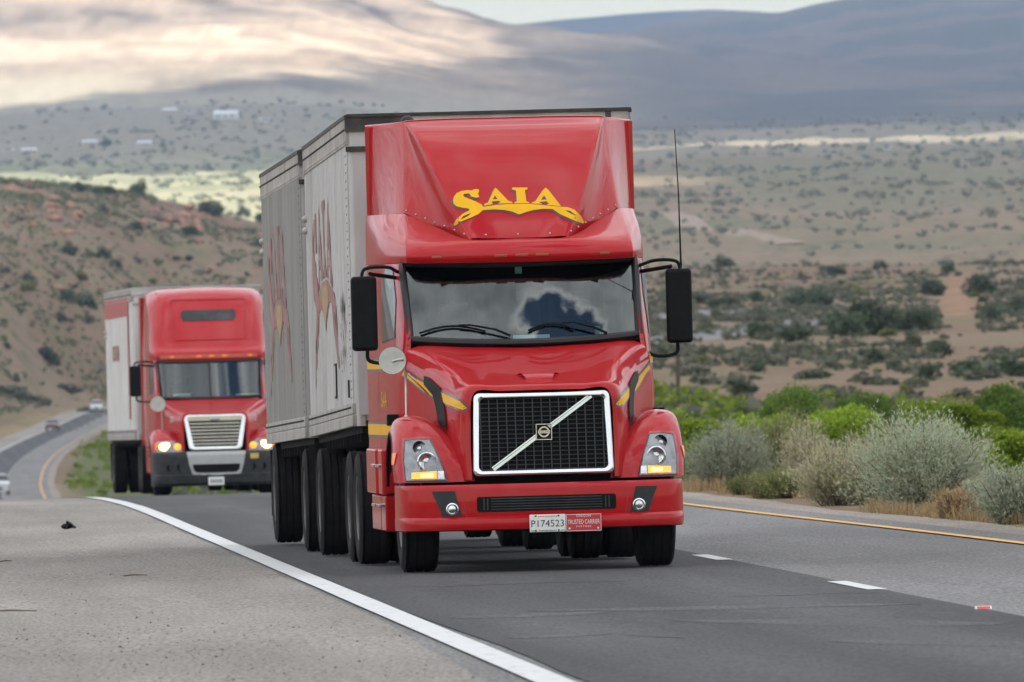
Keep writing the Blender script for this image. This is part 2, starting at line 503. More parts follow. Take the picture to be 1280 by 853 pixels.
def decal(name, me2d, caster, mat, parent, off, seg=.1, mirror=False, both=False):
    bm = bmesh.new(); bm.from_mesh(me2d)
    bmesh.ops.triangulate(bm, faces=bm.faces[:])
    for _ in range(6):
        long = [e for e in bm.edges if e.calc_length() > seg]
        if not long: break
        bmesh.ops.subdivide_edges(bm, edges=long, cuts=1)
        bmesh.ops.triangulate(bm, faces=bm.faces[:])
    bm.verts.index_update()
    V = []
    for v in bm.verts:
        V.append(caster(v.co.x, v.co.y, off))
    F = [tuple(x.index for x in f.verts) for f in bm.faces]
    bm.free()
    last = next((v for v in V if v is not None), Vector((0, 0, 0)))
    ok = [v is not None for v in V]
    F = [f for f in F if all(ok[i] for i in f)]
    V = [v if v is not None else last for v in V]
    out = []
    if mirror is False or both:
        out.append(link(name, mkmesh(name, V, F, mat, ang=60), parent))
    if mirror or both:
        V2, F2 = mir((V, F)); out.append(link(name, mkmesh(name, V2, F2, mat, ang=60), parent))
    return out[0] if len(out) == 1 else out
def axis_caster(bvh, axis, s, org=None):
    "axis 'y': (x, z) looked at from the front;  'x': (d, z) from the side s"
    def f(a, b, off):
        if axis == 'y': o = Vector((a, -5, b)); d = Vector((0, 1, 0))
        else: o = Vector((s * 6, a, b)); d = Vector((-s, 0, 0))
        h = bvh.ray_cast(o, d)
        if h[0] is None: return None
        n = h[1]
        if n.dot(d) > 0: n = -n
        return h[0] + n * off
    return f
def cam_caster(bvh, root):
    mi = root.matrix_basis.inverted(); c = mi @ Vector((0, 0, CAMZ))
    def f(px, py, off):
        t = mi @ pt(px, -py, 100.0)
        d = (t - c).normalized()
        h = bvh.ray_cast(c, d)
        if h[0] is None: return None
        n = h[1]
        if n.dot(d) > 0: n = -n
        return h[0] + n * off
    return f
def pxpoly(*polys):
    return flat2d([[(x, -y) for x, y in P] for P in polys])

# ================================================================== THE SETTING
def build_ground():
    D = np.concatenate([np.array([-400., -200, -60, 0, 30, 60]), np.geomspace(75, 350, 50)[0:], np.geomspace(356, 3300, 210), np.geomspace(3340, 26000, 190)])
    pxs = np.concatenate([-np.geomspace(30000, 260, 26) , np.arange(-240, 1525, 7.0), np.geomspace(1540, 31000, 26)])
    DD, PX = np.meshgrid(D, pxs, indexing='ij')
    De = np.maximum(DD, 60)
    X = (PX - 640) / FPX * De
    Z = terrain(DD, X)
    # colour of the soil and its plants
    def c(*v): return np.array(v)
    n1 = fbm(X / 40, DD / 90, 5, 101); n2 = fbm(X / 9, DD / 30, 4, 131); n3 = fbm(X / 130 + 5, DD / 420, 4, 151)
    wgt = lambda a, b, x: sstep(a, b, x)[..., None]
    soil = c(.262, .178, .120) * (1 - wgt(.35, .65, n1)) + c(.29, .222, .150) * wgt(.35, .65, n1)
    grass = c(.20, .20, .09)
    C = soil
    C = C * (1 - .55 * wgt(.5, .75, n2)) + grass * .55 * wgt(.5, .75, n2)
    right = sstep(600, 780, PX)
    far = c(.24, .215, .13) * (1 - wgt(.4, .6, n3)) + c(.31, .235, .155) * wgt(.4, .6, n3)
    k = wgt(2300, 3200, DD + (n1 - .5) * 900) * right[..., None]
    C = C * (1 - k) + far * k
    val = c(.36, .345, .215) * (1 - wgt(.42, .62, n1)) + c(.23, .245, .145) * wgt(.42, .62, n1)
    k = wgt(3300, 4300, DD) * (1 - right[..., None])
    C = C * (1 - k) + val * k
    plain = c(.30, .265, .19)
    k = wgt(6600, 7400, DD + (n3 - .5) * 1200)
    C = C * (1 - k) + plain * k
    mt = c(.315, .238, .160) * (1 - wgt(.36, .70, n3 * .5 + n1 * .5)) + c(.265, .205, .145) * wgt(.38, .7, n1)
    k = wgt(9700, 11000, DD + (n3 - .5) * 1400)
    C = C * (1 - k) + mt * k
    k2 = (sstep(620, 900, PX + (n3 - .5) * 260) * sstep(8600, 9400, DD))[..., None]
    mr_ = c(.075, .08, .075) * (1 - wgt(.4, .7, n3)) + c(.135, .115, .095) * wgt(.4, .7, n3)
    k2 = np.maximum(k2, wgt(13700, 14600, DD + (n3 - .5) * 600))
    C = C * (1 - k2) + mr_ * k2
    # bare reddish bank on the right hillside
    q = np.exp(-(((PX - 1200) / 26) ** 2)) * sstep(1000, 1100, DD) * (1 - sstep(1500, 1800, DD))
    C = C * (1 - .7 * q[..., None]) + c(.42, .24, .14) * .7 * q[..., None]
    # grassy verge along the highway dip
    lat = X - xwhite(DD)
    q = (sstep(YEL + 1.5, YEL + 4, lat) * (1 - sstep(16, 30, lat)) * sstep(330, 500, DD) * (1 - sstep(1750, 1950, DD)))[..., None]
    C = C * (1 - .8 * q) + c(.115, .15, .045) * .8 * q
    q = (sstep(3.4, 4.4, -lat) * (1 - sstep(5.5, 8, -lat)) * sstep(900, 1100, DD) * (1 - sstep(2200, 2600, DD)))[..., None]
    C = C * (1 - .7 * q) + c(.36, .27, .13) * .7 * q
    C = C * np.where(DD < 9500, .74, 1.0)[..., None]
    C = C * (.86 + .28 * fbm(X / 3, DD / 8, 3, 171))[..., None]
    n, m = DD.shape
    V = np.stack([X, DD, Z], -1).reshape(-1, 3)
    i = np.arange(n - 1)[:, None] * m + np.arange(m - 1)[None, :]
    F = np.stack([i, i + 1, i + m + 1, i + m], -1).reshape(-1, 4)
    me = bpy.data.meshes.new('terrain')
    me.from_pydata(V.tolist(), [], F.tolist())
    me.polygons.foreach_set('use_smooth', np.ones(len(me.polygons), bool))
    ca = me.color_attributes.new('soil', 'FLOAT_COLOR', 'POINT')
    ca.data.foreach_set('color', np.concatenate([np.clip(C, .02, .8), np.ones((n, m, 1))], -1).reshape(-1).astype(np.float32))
    mat, nt, b = newmat('desert_soil')
    at = N(nt, 'ShaderNodeAttribute', attribute_name='soil')
    geo = N(nt, 'ShaderNodeNewGeometry')
    # scrub seen as specks, two sizes, far away
    def specks(scale, lo, hi):
        mp = N(nt, 'ShaderNodeMapping'); mp.inputs['Scale'].default_value = scale
        nt.links.new(geo.outputs['Position'], mp.inputs[0])
        no = N(nt, 'ShaderNodeTexNoise'); no.inputs['Scale'].default_value = 1; no.inputs['Detail'].default_value = 3
        nt.links.new(mp.outputs[0], no.inputs[0])
        mr = N(nt, 'ShaderNodeMapRange'); mr.inputs[1].default_value = lo; mr.inputs[2].default_value = hi
        nt.links.new(no.outputs[0], mr.inputs[0]); return mr.outputs[0]
    s1 = specks((.25, .07, .2), .52, .66); s2 = specks((.05, .012, .05), .46, .68)
    mul = N(nt, 'ShaderNodeMath', operation='MULTIPLY'); nt.links.new(s1, mul.inputs[0]); nt.links.new(s2, mul.inputs[1])
    ad = N(nt, 'ShaderNodeMath', operation='MULTIPLY_ADD'); nt.links.new(s1, ad.inputs[0]); ad.inputs[1].default_value = .25; nt.links.new(mul.outputs[0], ad.inputs[2])
    sx = N(nt, 'ShaderNodeSeparateXYZ'); nt.links.new(geo.outputs['Position'], sx.inputs[0])
    mr = N(nt, 'ShaderNodeMapRange'); mr.inputs[1].default_value = 300; mr.inputs[2].default_value = 1800; mr.inputs[3].default_value = .1; mr.inputs[4].default_value = .8
    nt.links.new(sx.outputs[1], mr.inputs[0])
    mf = N(nt, 'ShaderNodeMapRange'); mf.inputs[1].default_value = 8600; mf.inputs[2].default_value = 9900; mf.inputs[3].default_value = 1.0; mf.inputs[4].default_value = .28
    nt.links.new(sx.outputs[1], mf.inputs[0])
    mg = N(nt, 'ShaderNodeMath', operation='MULTIPLY'); nt.links.new(mr.outputs[0], mg.inputs[0]); nt.links.new(mf.outputs[0], mg.inputs[1]); mr = mg
    m2 = N(nt, 'ShaderNodeMath', operation='MULTIPLY', use_clamp=True); nt.links.new(ad.outputs[0], m2.inputs[0]); nt.links.new(mr.outputs[0], m2.inputs[1])
    mx = N(nt, 'ShaderNodeMix', data_type='RGBA'); nt.links.new(m2.outputs[0], mx.inputs[0]); nt.links.new(at.outputs['Color'], mx.inputs[6])
    mx.inputs[7].default_value = (.075, .085, .055, 1)
    # fine grain close by
    no = N(nt, 'ShaderNodeTexNoise'); no.inputs['Scale'].default_value = 3.0; no.inputs['Detail'].default_value = 8
    nt.links.new(geo.outputs['Position'], no.inputs[0])
    hs = N(nt, 'ShaderNodeHueSaturation'); nt.links.new(mx.outputs[2], hs.inputs['Color'])
    m3 = N(nt, 'ShaderNodeMapRange'); m3.inputs[1].default_value = .3; m3.inputs[2].default_value = .7; m3.inputs[3].default_value = .75; m3.inputs[4].default_value = 1.2
    nt.links.new(no.outputs[0], m3.inputs[0]); nt.links.new(m3.outputs[0], hs.inputs['Value'])
    nt.links.new(hs.outputs[0], b.inputs['Base Color'])
    b.inputs['Roughness'].default_value = 1.0; b.inputs['Specular IOR Level'].default_value = .1
    me.materials.append(mat)
    o = link('terrain', me); o['kind'] = 'structure'
build_ground()

def asphalt(name, col, stain, along, spec=.25, tracks=False):
    m, nt, b = newmat(name)
    geo = N(nt, 'ShaderNodeNewGeometry')
    mp = N(nt, 'ShaderNodeMapping'); mp.inputs['Rotation'].default_value = (0, 0, -.0486); 
    nt.links.new(geo.outputs['Position'], mp.inputs[0])
    mp2 = N(nt, 'ShaderNodeMapping'); mp2.inputs['Scale'].default_value = (1.1, along, 1); nt.links.new(mp.outputs[0], mp2.inputs[0])
    st = N(nt, 'ShaderNodeTexNoise'); st.inputs['Scale'].default_value = 1.0; st.inputs['Detail'].default_value = 5; st.inputs['Roughness'].default_value = .6
    nt.links.new(mp2.outputs[0], st.inputs[0])
    r = N(nt, 'ShaderNodeValToRGB'); r.color_ramp.elements[0].position = .36; r.color_ramp.elements[1].position = .66
    r.color_ramp.elements[0].color = (*col, 1); r.color_ramp.elements[1].color = (*stain, 1)
    nt.links.new(st.outputs[0], r.inputs[0])
    gr = N(nt, 'ShaderNodeTexNoise'); gr.inputs['Scale'].default_value = 34; gr.inputs['Detail'].default_value = 3
    mp3 = N(nt, 'ShaderNodeMapping'); mp3.inputs['Scale'].default_value = (1, .12, 1); nt.links.new(geo.outputs['Position'], mp3.inputs[0])
    nt.links.new(mp3.outputs[0], gr.inputs[0])
    mr = N(nt, 'ShaderNodeMapRange'); mr.inputs[1].default_value = .28; mr.inputs[2].default_value = .72; mr.inputs[3].default_value = .60; mr.inputs[4].default_value = 1.4
    nt.links.new(gr.outputs[0], mr.inputs[0])
    bl_ = N(nt, 'ShaderNodeTexNoise'); bl_.inputs['Scale'].default_value = .35; bl_.inputs['Detail'].default_value = 4
    mp4 = N(nt, 'ShaderNodeMapping'); mp4.inputs['Scale'].default_value = (1, .16, 1); nt.links.new(geo.outputs['Position'], mp4.inputs[0]); nt.links.new(mp4.outputs[0], bl_.inputs[0])
    mr2 = N(nt, 'ShaderNodeMapRange'); mr2.inputs[1].default_value = .3; mr2.inputs[2].default_value = .7; mr2.inputs[3].default_value = .78; mr2.inputs[4].default_value = 1.18
    nt.links.new(bl_.outputs[0], mr2.inputs[0])
    mm = N(nt, 'ShaderNodeMath', operation='MULTIPLY'); nt.links.new(mr.outputs[0], mm.inputs[0]); nt.links.new(mr2.outputs[0], mm.inputs[1])
    val = mm.outputs[0]
    if tracks:                                        # paler wheel paths and a darker oil drip line between them
        sx = N(nt, 'ShaderNodeSeparateXYZ'); nt.links.new(geo.outputs['Position'], sx.inputs[0])
        la = N(nt, 'ShaderNodeMath', operation='MULTIPLY_ADD'); la.inputs[1].default_value = .0486; nt.links.new(sx.outputs[1], la.inputs[0]); nt.links.new(sx.outputs[0], la.inputs[2])
        wv = N(nt, 'ShaderNodeMath', operation='MULTIPLY_ADD'); wv.inputs[1].default_value = .5; nt.links.new(st.outputs[0], wv.inputs[0]); nt.links.new(la.outputs[0], wv.inputs[2])
        cs = N(nt, 'ShaderNodeMath', operation='SUBTRACT'); cs.inputs[1].default_value = 3.803 + .25 + .95; nt.links.new(wv.outputs[0], cs.inputs[0])
        sc = N(nt, 'ShaderNodeMath', operation='MULTIPLY'); sc.inputs[1].default_value = 2 * PI / 1.85; nt.links.new(cs.outputs[0], sc.inputs[0])
        co = N(nt, 'ShaderNodeMath', operation='COSINE'); nt.links.new(sc.outputs[0], co.inputs[0])
        m9 = N(nt, 'ShaderNodeMath', operation='MULTIPLY_ADD'); m9.inputs[1].default_value = .13; m9.inputs[2].default_value = 1.0; nt.links.new(co.outputs[0], m9.inputs[0])
        m8 = N(nt, 'ShaderNodeMath', operation='MULTIPLY'); nt.links.new(m9.outputs[0], m8.inputs[0]); nt.links.new(val, m8.inputs[1]); val = m8.outputs[0]
    hs = N(nt, 'ShaderNodeHueSaturation'); nt.links.new(r.outputs[0], hs.inputs['Color']); nt.links.new(val, hs.inputs['Value'])
    nt.links.new(hs.outputs[0], b.inputs['Base Color'])
    b.inputs['Roughness'].default_value = .85; b.inputs['Specular IOR Level'].default_value = spec
    bp = N(nt, 'ShaderNodeBump'); bp.inputs['Strength'].default_value = .5; bp.inputs['Distance'].default_value = .01
    nt.links.new(gr.outputs[0], bp.inputs['Height']); nt.links.new(bp.outputs[0], b.inputs['Normal'])
    return m
def paint(name, col, wear):
    m, nt, b = newmat(name)
    geo = N(nt, 'ShaderNodeNewGeometry')
    mp = N(nt, 'ShaderNodeMapping'); mp.inputs['Scale'].default_value = (1, .25, 1); nt.links.new(geo.outputs['Position'], mp.inputs[0])
    no = N(nt, 'ShaderNodeTexNoise'); no.inputs['Scale'].default_value = 9; no.inputs['Detail'].default_value = 7; no.inputs['Roughness'].default_value = .7
    nt.links.new(mp.outputs[0], no.inputs[0])
    r = N(nt, 'ShaderNodeValToRGB'); r.color_ramp.elements[0].position = .52; r.color_ramp.elements[1].position = .78
    r.color_ramp.elements[0].color = (*col, 1); r.color_ramp.elements[1].color = (*wear, 1)
    nt.links.new(no.outputs[0], r.inputs[0]); nt.links.new(r.outputs[0], b.inputs['Base Color'])
    b.inputs['Roughness'].default_value = .6; b.inputs['Specular IOR Level'].default_value = .3
    return m
A_SH = asphalt('shoulder_asphalt', (.214, .198, .176), (.264, .245, .219), .05)
A_RL = asphalt('right_lane_asphalt', (.048, .049, .051), (.070, .071, .073), .03, tracks=True)
A_LL = asphalt('left_lane_asphalt', (.150, .149, .147), (.185, .183, .180), .04)
A_GR = asphalt('gravel_edge', (.22, .19, .16), (.28, .245, .20), .2)
P_W = paint('white_line_paint', (.60, .615, .61), (.36, .355, .34))
P_Y = paint('yellow_line_paint', (.68, .36, .055), (.45, .26, .08))

yel = lambda d: YEL - .38 * sstep(118, 172, d) + .38 * sstep(400, 800, d)
RD = np.concatenate([np.array([-400., -200, -50, 0, 30]), np.arange(50, 420, 4.0), np.arange(430, 2321, 14.0)])
def ribbon(name, a, b, mat, dz, D=RD, wob=0.0, seg=2, seed=0, over=None):
    n = len(D); V = []
    for j in range(seg + 1):
        t = j / seg
        av = a(D) if callable(a) else a; bv = b(D) if callable(b) else b
        off = np.full(n, 0.0) + av + (bv - av) * t
        if wob and j == 0: off = off + (fbm(D / 3.3, D * 0 + seed, 4, seed) - .5) * 2 * wob
        if wob and j == seg: off = off + (fbm(D / 3.1, D * 0 + seed + 3, 4, seed + 5) - .5) * 2 * wob
        V.append(np.stack([xwhite(D) + off, D, zroad(D) + dz], -1))
    V = np.stack(V, 1).reshape(-1, 3); m = seg + 1
    F = [(i * m + j, i * m + j + 1, (i + 1) * m + j + 1, (i + 1) * m + j) for i in range(n - 1) for j in range(seg)]
    o = link(name, mkmesh(name, V, F, mat), over)
    if over is None: o['kind'] = 'structure'
    return o
ribbon('road', -.75, lambda d: yel(d) + .62, A_LL, 0.0, wob=.05, seed=9)
ribbon('road_shoulder', -3.6, lambda d: -.30 - .16 * sstep(95, 72, d), A_SH, .004, wob=.05, seed=4)
ribbon('right_lane', lambda d: -.02 + .07 * sstep(96, 82, d), LANE + .02, A_RL, .008, wob=.03, seed=2)
ribbon('white_edge_line', -.252, -.042, P_W, .013, wob=.008, seed=1)
ribbon('yellow_edge_line', lambda d: yel(d) - .065, lambda d: yel(d) + .065, P_Y, .013, wob=.006, seed=6)
ribbon('gravel_edge', lambda d: yel(d) + .5, lambda d: yel(d) + 1.3, A_GR, -.012, wob=.2, seed=8)
# lane dashes
dash_spots = [(98.6, 102.8), (116.2, 119.8)] + [(118 + 16.5 * k, 118 + 16.5 * k + 3.6) for k in range(1, 9)] + [(84.0 - 16 * k, 87.2 - 16 * k) for k in range(1, 4)]
dash_spots += [(1000 + 24 * k, 1000 + 24 * k + 7) for k in range(0, 54)]
mb = MB()
for a, b in dash_spots:
    Dd = np.linspace(a, b, 5)
    xs = xwhite(Dd) + LANE - .04; z = zroad(Dd) + .014
    V = [(xs[i] + s, Dd[i], z[i]) for i in range(5) for s in (-.075, .075)]
    mb.add(V, [(2 * i, 2 * i + 1, 2 * i + 3, 2 * i + 2) for i in range(4)])
o = mb.build('lane_dashes', P_W); o['kind'] = 'structure'
# pale scuffs and tar seams on the right lane
def road_patch(name, pts, mat, dz, w0, jit=0.0):
    mb = MB(); V = []; n = len(pts)
    for i, (D, lat) in enumerate(pts):
        w = w0 * (math.sin(PI * (i + .25) / (n - .5)) if n > 2 else 1)
        V += [(float(xwhite(D)) + lat, D - w, float(zroad(D)) + dz), (float(xwhite(D)) + lat, D + w, float(zroad(D)) + dz)]
    mb.add(V, [(2 * i, 2 * i + 1, 2 * i + 3, 2 * i + 2) for i in range(n - 1)])
    return mb.build(name, mat)
SCUFF = asphalt('scuffed_asphalt', (.070, .072, .075), (.10, .102, .105), .02)
TAR = simple('tar_seal', (.016, .016, .017), .6, var=.3, scale=5)
def scuff(D0, D1, l0, l1, w, seed):
    n = 26; V = []
    for i in range(n):
        t = i / (n - 1); D = D0 + (D1 - D0) * t; lat = l0 + (l1 - l0) * t
        h = w * math.sin(PI * (t * .96 + .02)) ** .7 * (.55 + .9 * float(fbm(t * 7, seed, 3, seed)))
        V += [(float(xwhite(D)) + lat, D - h, float(zroad(D)) + .011), (float(xwhite(D)) + lat, D + h * .6, float(zroad(D)) + .011)]
    o = MB().add(V, [(2 * i, 2 * i + 1, 2 * i + 3, 2 * i + 2) for i in range(n - 1)]).build('road_scuff', SCUFF); o['kind'] = 'structure'
for k, a in enumerate([(93.5, 92.3, .8, 3.5, .75), (88.5, 84.5, 1.5, 3.4, 1.2), (91.6, 92.2, .16, 1.3, .8), (80.5, 77, 2.0, 3.5, 1.0), (84, 84.5, .2, .9, .5)]): scuff(*a, k)
def crack(pts, w):
    P = cr(np.array([(float(xwhite(D)) + lat, D) for D, lat in pts]), 6); V = []
    for i, p in enumerate(P):
        z = float(zroad(p[1])) + .0115; q = w * (.4 + float(vnoise(i * .9, 2.0, 8)))
        V += [(p[0], p[1] - q * 5, z), (p[0] + .004, p[1] + q * 5, z)]
    o = MB().add(V, [(2 * i, 2 * i + 1, 2 * i + 3, 2 * i + 2) for i in range(len(P) - 1)]).build('road_crack', TAR); o['kind'] = 'structure'
crack([(84.0, .95), (83.6, 1.02), (83.0, 1.12), (82.7, 1.25)], .022)
crack([(97.5, 2.5), (97.2, 2.9), (97.6, 3.3), (97.3, 3.6)], .015)
crack([(106, .3), (105.7, .9), (106.1, 1.6), (105.8, 2.2)], .015)

# frontage road on the far right
def side_road(name, pxs, w, tilt):
    P = []
    for x, y in pxs:
        g = ray_ground(x, y, 500, 9000)
        P.append((g[1], g[0]))
    P = cr(np.array(P), 8)
    V = []
    for i, p in enumerate(P):
        a = P[max(i - 1, 0)]; b = P[min(i + 1, len(P) - 1)]; t = (b - a) / np.linalg.norm(b - a); nrm = np.array([-t[1], t[0]])
        if nrm[1] < 0: nrm = -nrm
        z = float(terrain(p[1], p[0]))
        for s in (-1, 0, 1):
            q = p + nrm * s * w / 2
            V.append((q[0], q[1], z + .22 + s * tilt))
    F = [(3 * i + j, 3 * i + j + 1, 3 * i + j + 4, 3 * i + j + 3) for i in range(len(P) - 1) for j in range(2)]
    o = link(name, mkmesh(name, V, F, A_LL)); o['kind'] = 'structure'
side_road('frontage_road', [(740, 443), (811, 432), (900, 421), (960, 412), (1025, 404)], 5, .09)
side_road('frontage_road', [(740, 402), (811, 400), (880, 396), (955, 390)], 5.5, .12)
side_road('dirt_track', [(800, 268), (860, 278), (920, 290), (990, 306)], 9, .25)
for o in list(COL.objects):
    if o.name == 'dirt_track': o.data.materials[0] = simple('track_dirt', (.27, .205, .15), 1, var=.15, scale=.2)

# ------------------------------------------------------------------ clouds and air
def build_clouds():
    H = 1500.0
    xs = np.concatenate([np.array([-16000, -12000, -9000, -7000, -5500, -4500]), np.arange(-3900, 3000, 75.0), np.array([3100, 3500, 4200, 5200, 6500, 8500, 12000, 16000])])
    ys = np.concatenate([np.array([-12000, -9000, -7000, -5500, -4500]), np.arange(-3800, 24500, 110.0)])
    X, Y = np.meshgrid(xs, ys, indexing='ij')
    Z = H + 160 * (fbm(X / 700, Y / 700, 5, 201) - .5) + 70 * (fbm(X / 160, Y / 160, 3, 221) - .5)
    sh = H / SUNV.z
    gx = X - SUNV.x * sh; gy = Y - SUNV.y * sh                # the ground this bit of cloud shades
    nn = fbm(gx / 420, gy / 900, 5, 241) - .5
    def gap(cx, cy, rx, ry, soft=.35, k=.6):
        q = np.sqrt(((gx - cx) / rx) ** 2 + ((gy - cy) / ry) ** 2) + nn * k
        return 1 - sstep(1 - soft, 1 + soft, q)
    g = gap(-680, 12700, 840, 3300, .14, .16)
    g = np.maximum(g, gap(-190, 5450, 260, 900, .3))
    g = np.maximum(g, .75 * gap(310, 7650, 270, 300, .35))
    g = np.maximum(g, .7 * gap(90, 5600, 80, 200, .4))
    # rift overhead where blue sky shows (mirrored in the windshield)
    qx = (X - 470) / 520; qy = (Y + 420) / 380
    rift = 1 - sstep(.5, 1.25, np.sqrt(qx ** 2 + qy ** 2))
    rift = rift * (.45 + .55 * sstep(.3, .66, fbm(X / 170, Y / 110, 5, 263)))
    edge = sstep(22000, 24300, Y)
    cover = 1 - np.maximum(np.maximum(g, rift), edge)
    n, m = X.shape
    V = np.stack([X, Y, Z], -1).reshape(-1, 3)
    i = np.arange(n - 1)[:, None] * m + np.arange(m - 1)[None, :]
    F = np.stack([i, i + m, i + m + 1, i + 1], -1).reshape(-1, 4)
    me = bpy.data.meshes.new('clouds'); me.from_pydata(V.tolist(), [], F.tolist())
    me.polygons.foreach_set('use_smooth', np.ones(len(me.polygons), bool))
    a = me.attributes.new('cover', 'FLOAT', 'POINT'); a.data.foreach_set('value', cover.reshape(-1).astype(np.float32))
    m_, nt, b = newmat('cloud'); nt.nodes.remove(b)
    out = nt.nodes['Material Output']
    at = N(nt, 'ShaderNodeAttribute', attribute_name='cover')
    geo = N(nt, 'ShaderNodeNewGeometry')
    no = N(nt, 'ShaderNodeTexNoise'); no.inputs['Scale'].default_value = .010; no.inputs['Detail'].default_value = 9; no.inputs['Roughness'].default_value = .62
    nt.links.new(geo.outputs['Position'], no.inputs[0])
    # density = cover*1.9 - 0.9 + noise
    ma = N(nt, 'ShaderNodeMath', operation='MULTIPLY_ADD'); ma.inputs[1].default_value = 2.3; ma.inputs[2].default_value = -1.05
    nt.links.new(at.outputs['Fac'], ma.inputs[0])
    n2 = N(nt, 'ShaderNodeMath', operation='MULTIPLY_ADD'); n2.inputs[1].default_value = 1.5; nt.links.new(no.outputs[0], n2.inputs[0]); nt.links.new(ma.outputs[0], n2.inputs[2])
    al = N(nt, 'ShaderNodeMapRange'); al.inputs[1].default_value = .25; al.inputs[2].default_value = .85
    nt.links.new(n2.outputs[0], al.inputs[0])
    # thicker cloud lets less light through
    n3 = N(nt, 'ShaderNodeTexNoise'); n3.inputs['Scale'].default_value = .003; n3.inputs['Detail'].default_value = 6
    nt.links.new(geo.outputs['Position'], n3.inputs[0])
    th = N(nt, 'ShaderNodeValToRGB'); th.color_ramp.elements[0].position = .35; th.color_ramp.elements[1].position = .68
    th.color_ramp.elements[0].color = (.68, .69, .70, 1); th.color_ramp.elements[1].color = (.24, .255, .28, 1)
    nt.links.new(n3.outputs[0], th.inputs[0])
    tn = N(nt, 'ShaderNodeMapRange'); tn.inputs[1].default_value = .75; tn.inputs[2].default_value = 1.3; nt.links.new(n2.outputs[0], tn.inputs[0])
    tm = N(nt, 'ShaderNodeMix', data_type='RGBA'); nt.links.new(tn.outputs[0], tm.inputs[0]); tm.inputs[6].default_value = (.95, .95, .95, 1); nt.links.new(th.outputs[0], tm.inputs[7])
    tr = N(nt, 'ShaderNodeBsdfTranslucent'); nt.links.new(tm.outputs[2], tr.inputs[0])
    tp = N(nt, 'ShaderNodeBsdfTransparent')
    mx = N(nt, 'ShaderNodeMixShader'); nt.links.new(al.outputs[0], mx.inputs[0]); nt.links.new(tp.outputs[0], mx.inputs[1]); nt.links.new(tr.outputs[0], mx.inputs[2])
    nt.links.new(mx.outputs[0], out.inputs[0])
    me.materials.append(m_)
    o = link('clouds', me); o['kind'] = 'stuff'
build_clouds()
def build_haze():
    mb = MB(); mb.box(-14000, 14000, -900, 26500, -60, 800)
    m, nt, b = newmat('haze'); nt.nodes.remove(b)
    v = N(nt, 'ShaderNodeVolumePrincipled')
    v.inputs['Color'].default_value = (.50, .68, 1.0, 1); v.inputs['Density'].default_value = 3.1e-5; v.inputs['Anisotropy'].default_value = .1
    nt.links.new(v.outputs[0], nt.nodes['Material Output'].inputs['Volume'])
    o = mb.build('haze', m); o['kind'] = 'stuff'
build_haze()
# ================================================================== THE TRUCKS
def logo_polys():
    S = [(305, 95), (290, 85), (255, 88), (245, 97), (200, 95), (150, 102), (110, 120), (87, 150), (78, 185), (85, 215), (110, 235), (160, 246), (212, 254), (222, 266),
         (160, 300), (115, 340), (88, 390), (100, 398), (150, 365), (225, 335), (300, 300), (335, 268), (430, 260), (520, 265), (590, 280), (650, 305), (720, 280), (780, 265),
         (860, 255), (940, 258), (1000, 300), (1100, 345), (1195, 378), (1208, 370), (1175, 310), (1130, 265), (1070, 242), (1010, 238), (890, 226), (740, 213), (560, 214), (450, 222), (340, 238),
         (320, 215), (280, 195), (220, 170), (175, 152), (165, 136), (180, 126), (215, 122), (225, 130), (235, 150), (280, 160), (305, 155), (295, 125)]
    s1 = [(145, 350), (165, 320), (235, 290), (208, 318)]
    s2 = [(1045, 268), (1090, 273), (1145, 315), (1108, 303)]
    A1 = [(345, 229), (352, 211), (378, 204), (428, 95), (445, 73), (464, 90), (552, 183), (592, 198), (588, 208), (470, 211), (472, 203), (492, 199), (476, 187), (418, 191), (410, 203), (422, 207), (420, 216)]
    h1 = [(440, 142), (422, 174), (464, 172)]
    I = [(590, 72), (721, 72), (722, 87), (700, 95), (712, 190), (736, 200), (734, 208), (610, 209), (608, 200), (630, 190), (622, 98), (600, 92), (588, 86)]
    A2 = [(758, 209), (762, 200), (790, 189), (852, 98), (880, 72), (905, 95), (975, 185), (1012, 234), (888, 221), (906, 210), (888, 190), (832, 195), (826, 205), (846, 209), (845, 215)]
    h2 = [(866, 140), (838, 177), (888, 176)]
    return [S, s1, s2, A1, h1, I, A2, h2]
def logo2d(sx, sz, dx=0.0, dz=0.0):
    return flat2d([[((x - 645) * sx + dx, (190 - y) * sz + dz) for x, y in P] for P in logo_polys()])
def rot2d(me):
    me.transform(Matrix.Rotation(PI / 2, 4, 'Z')); return me

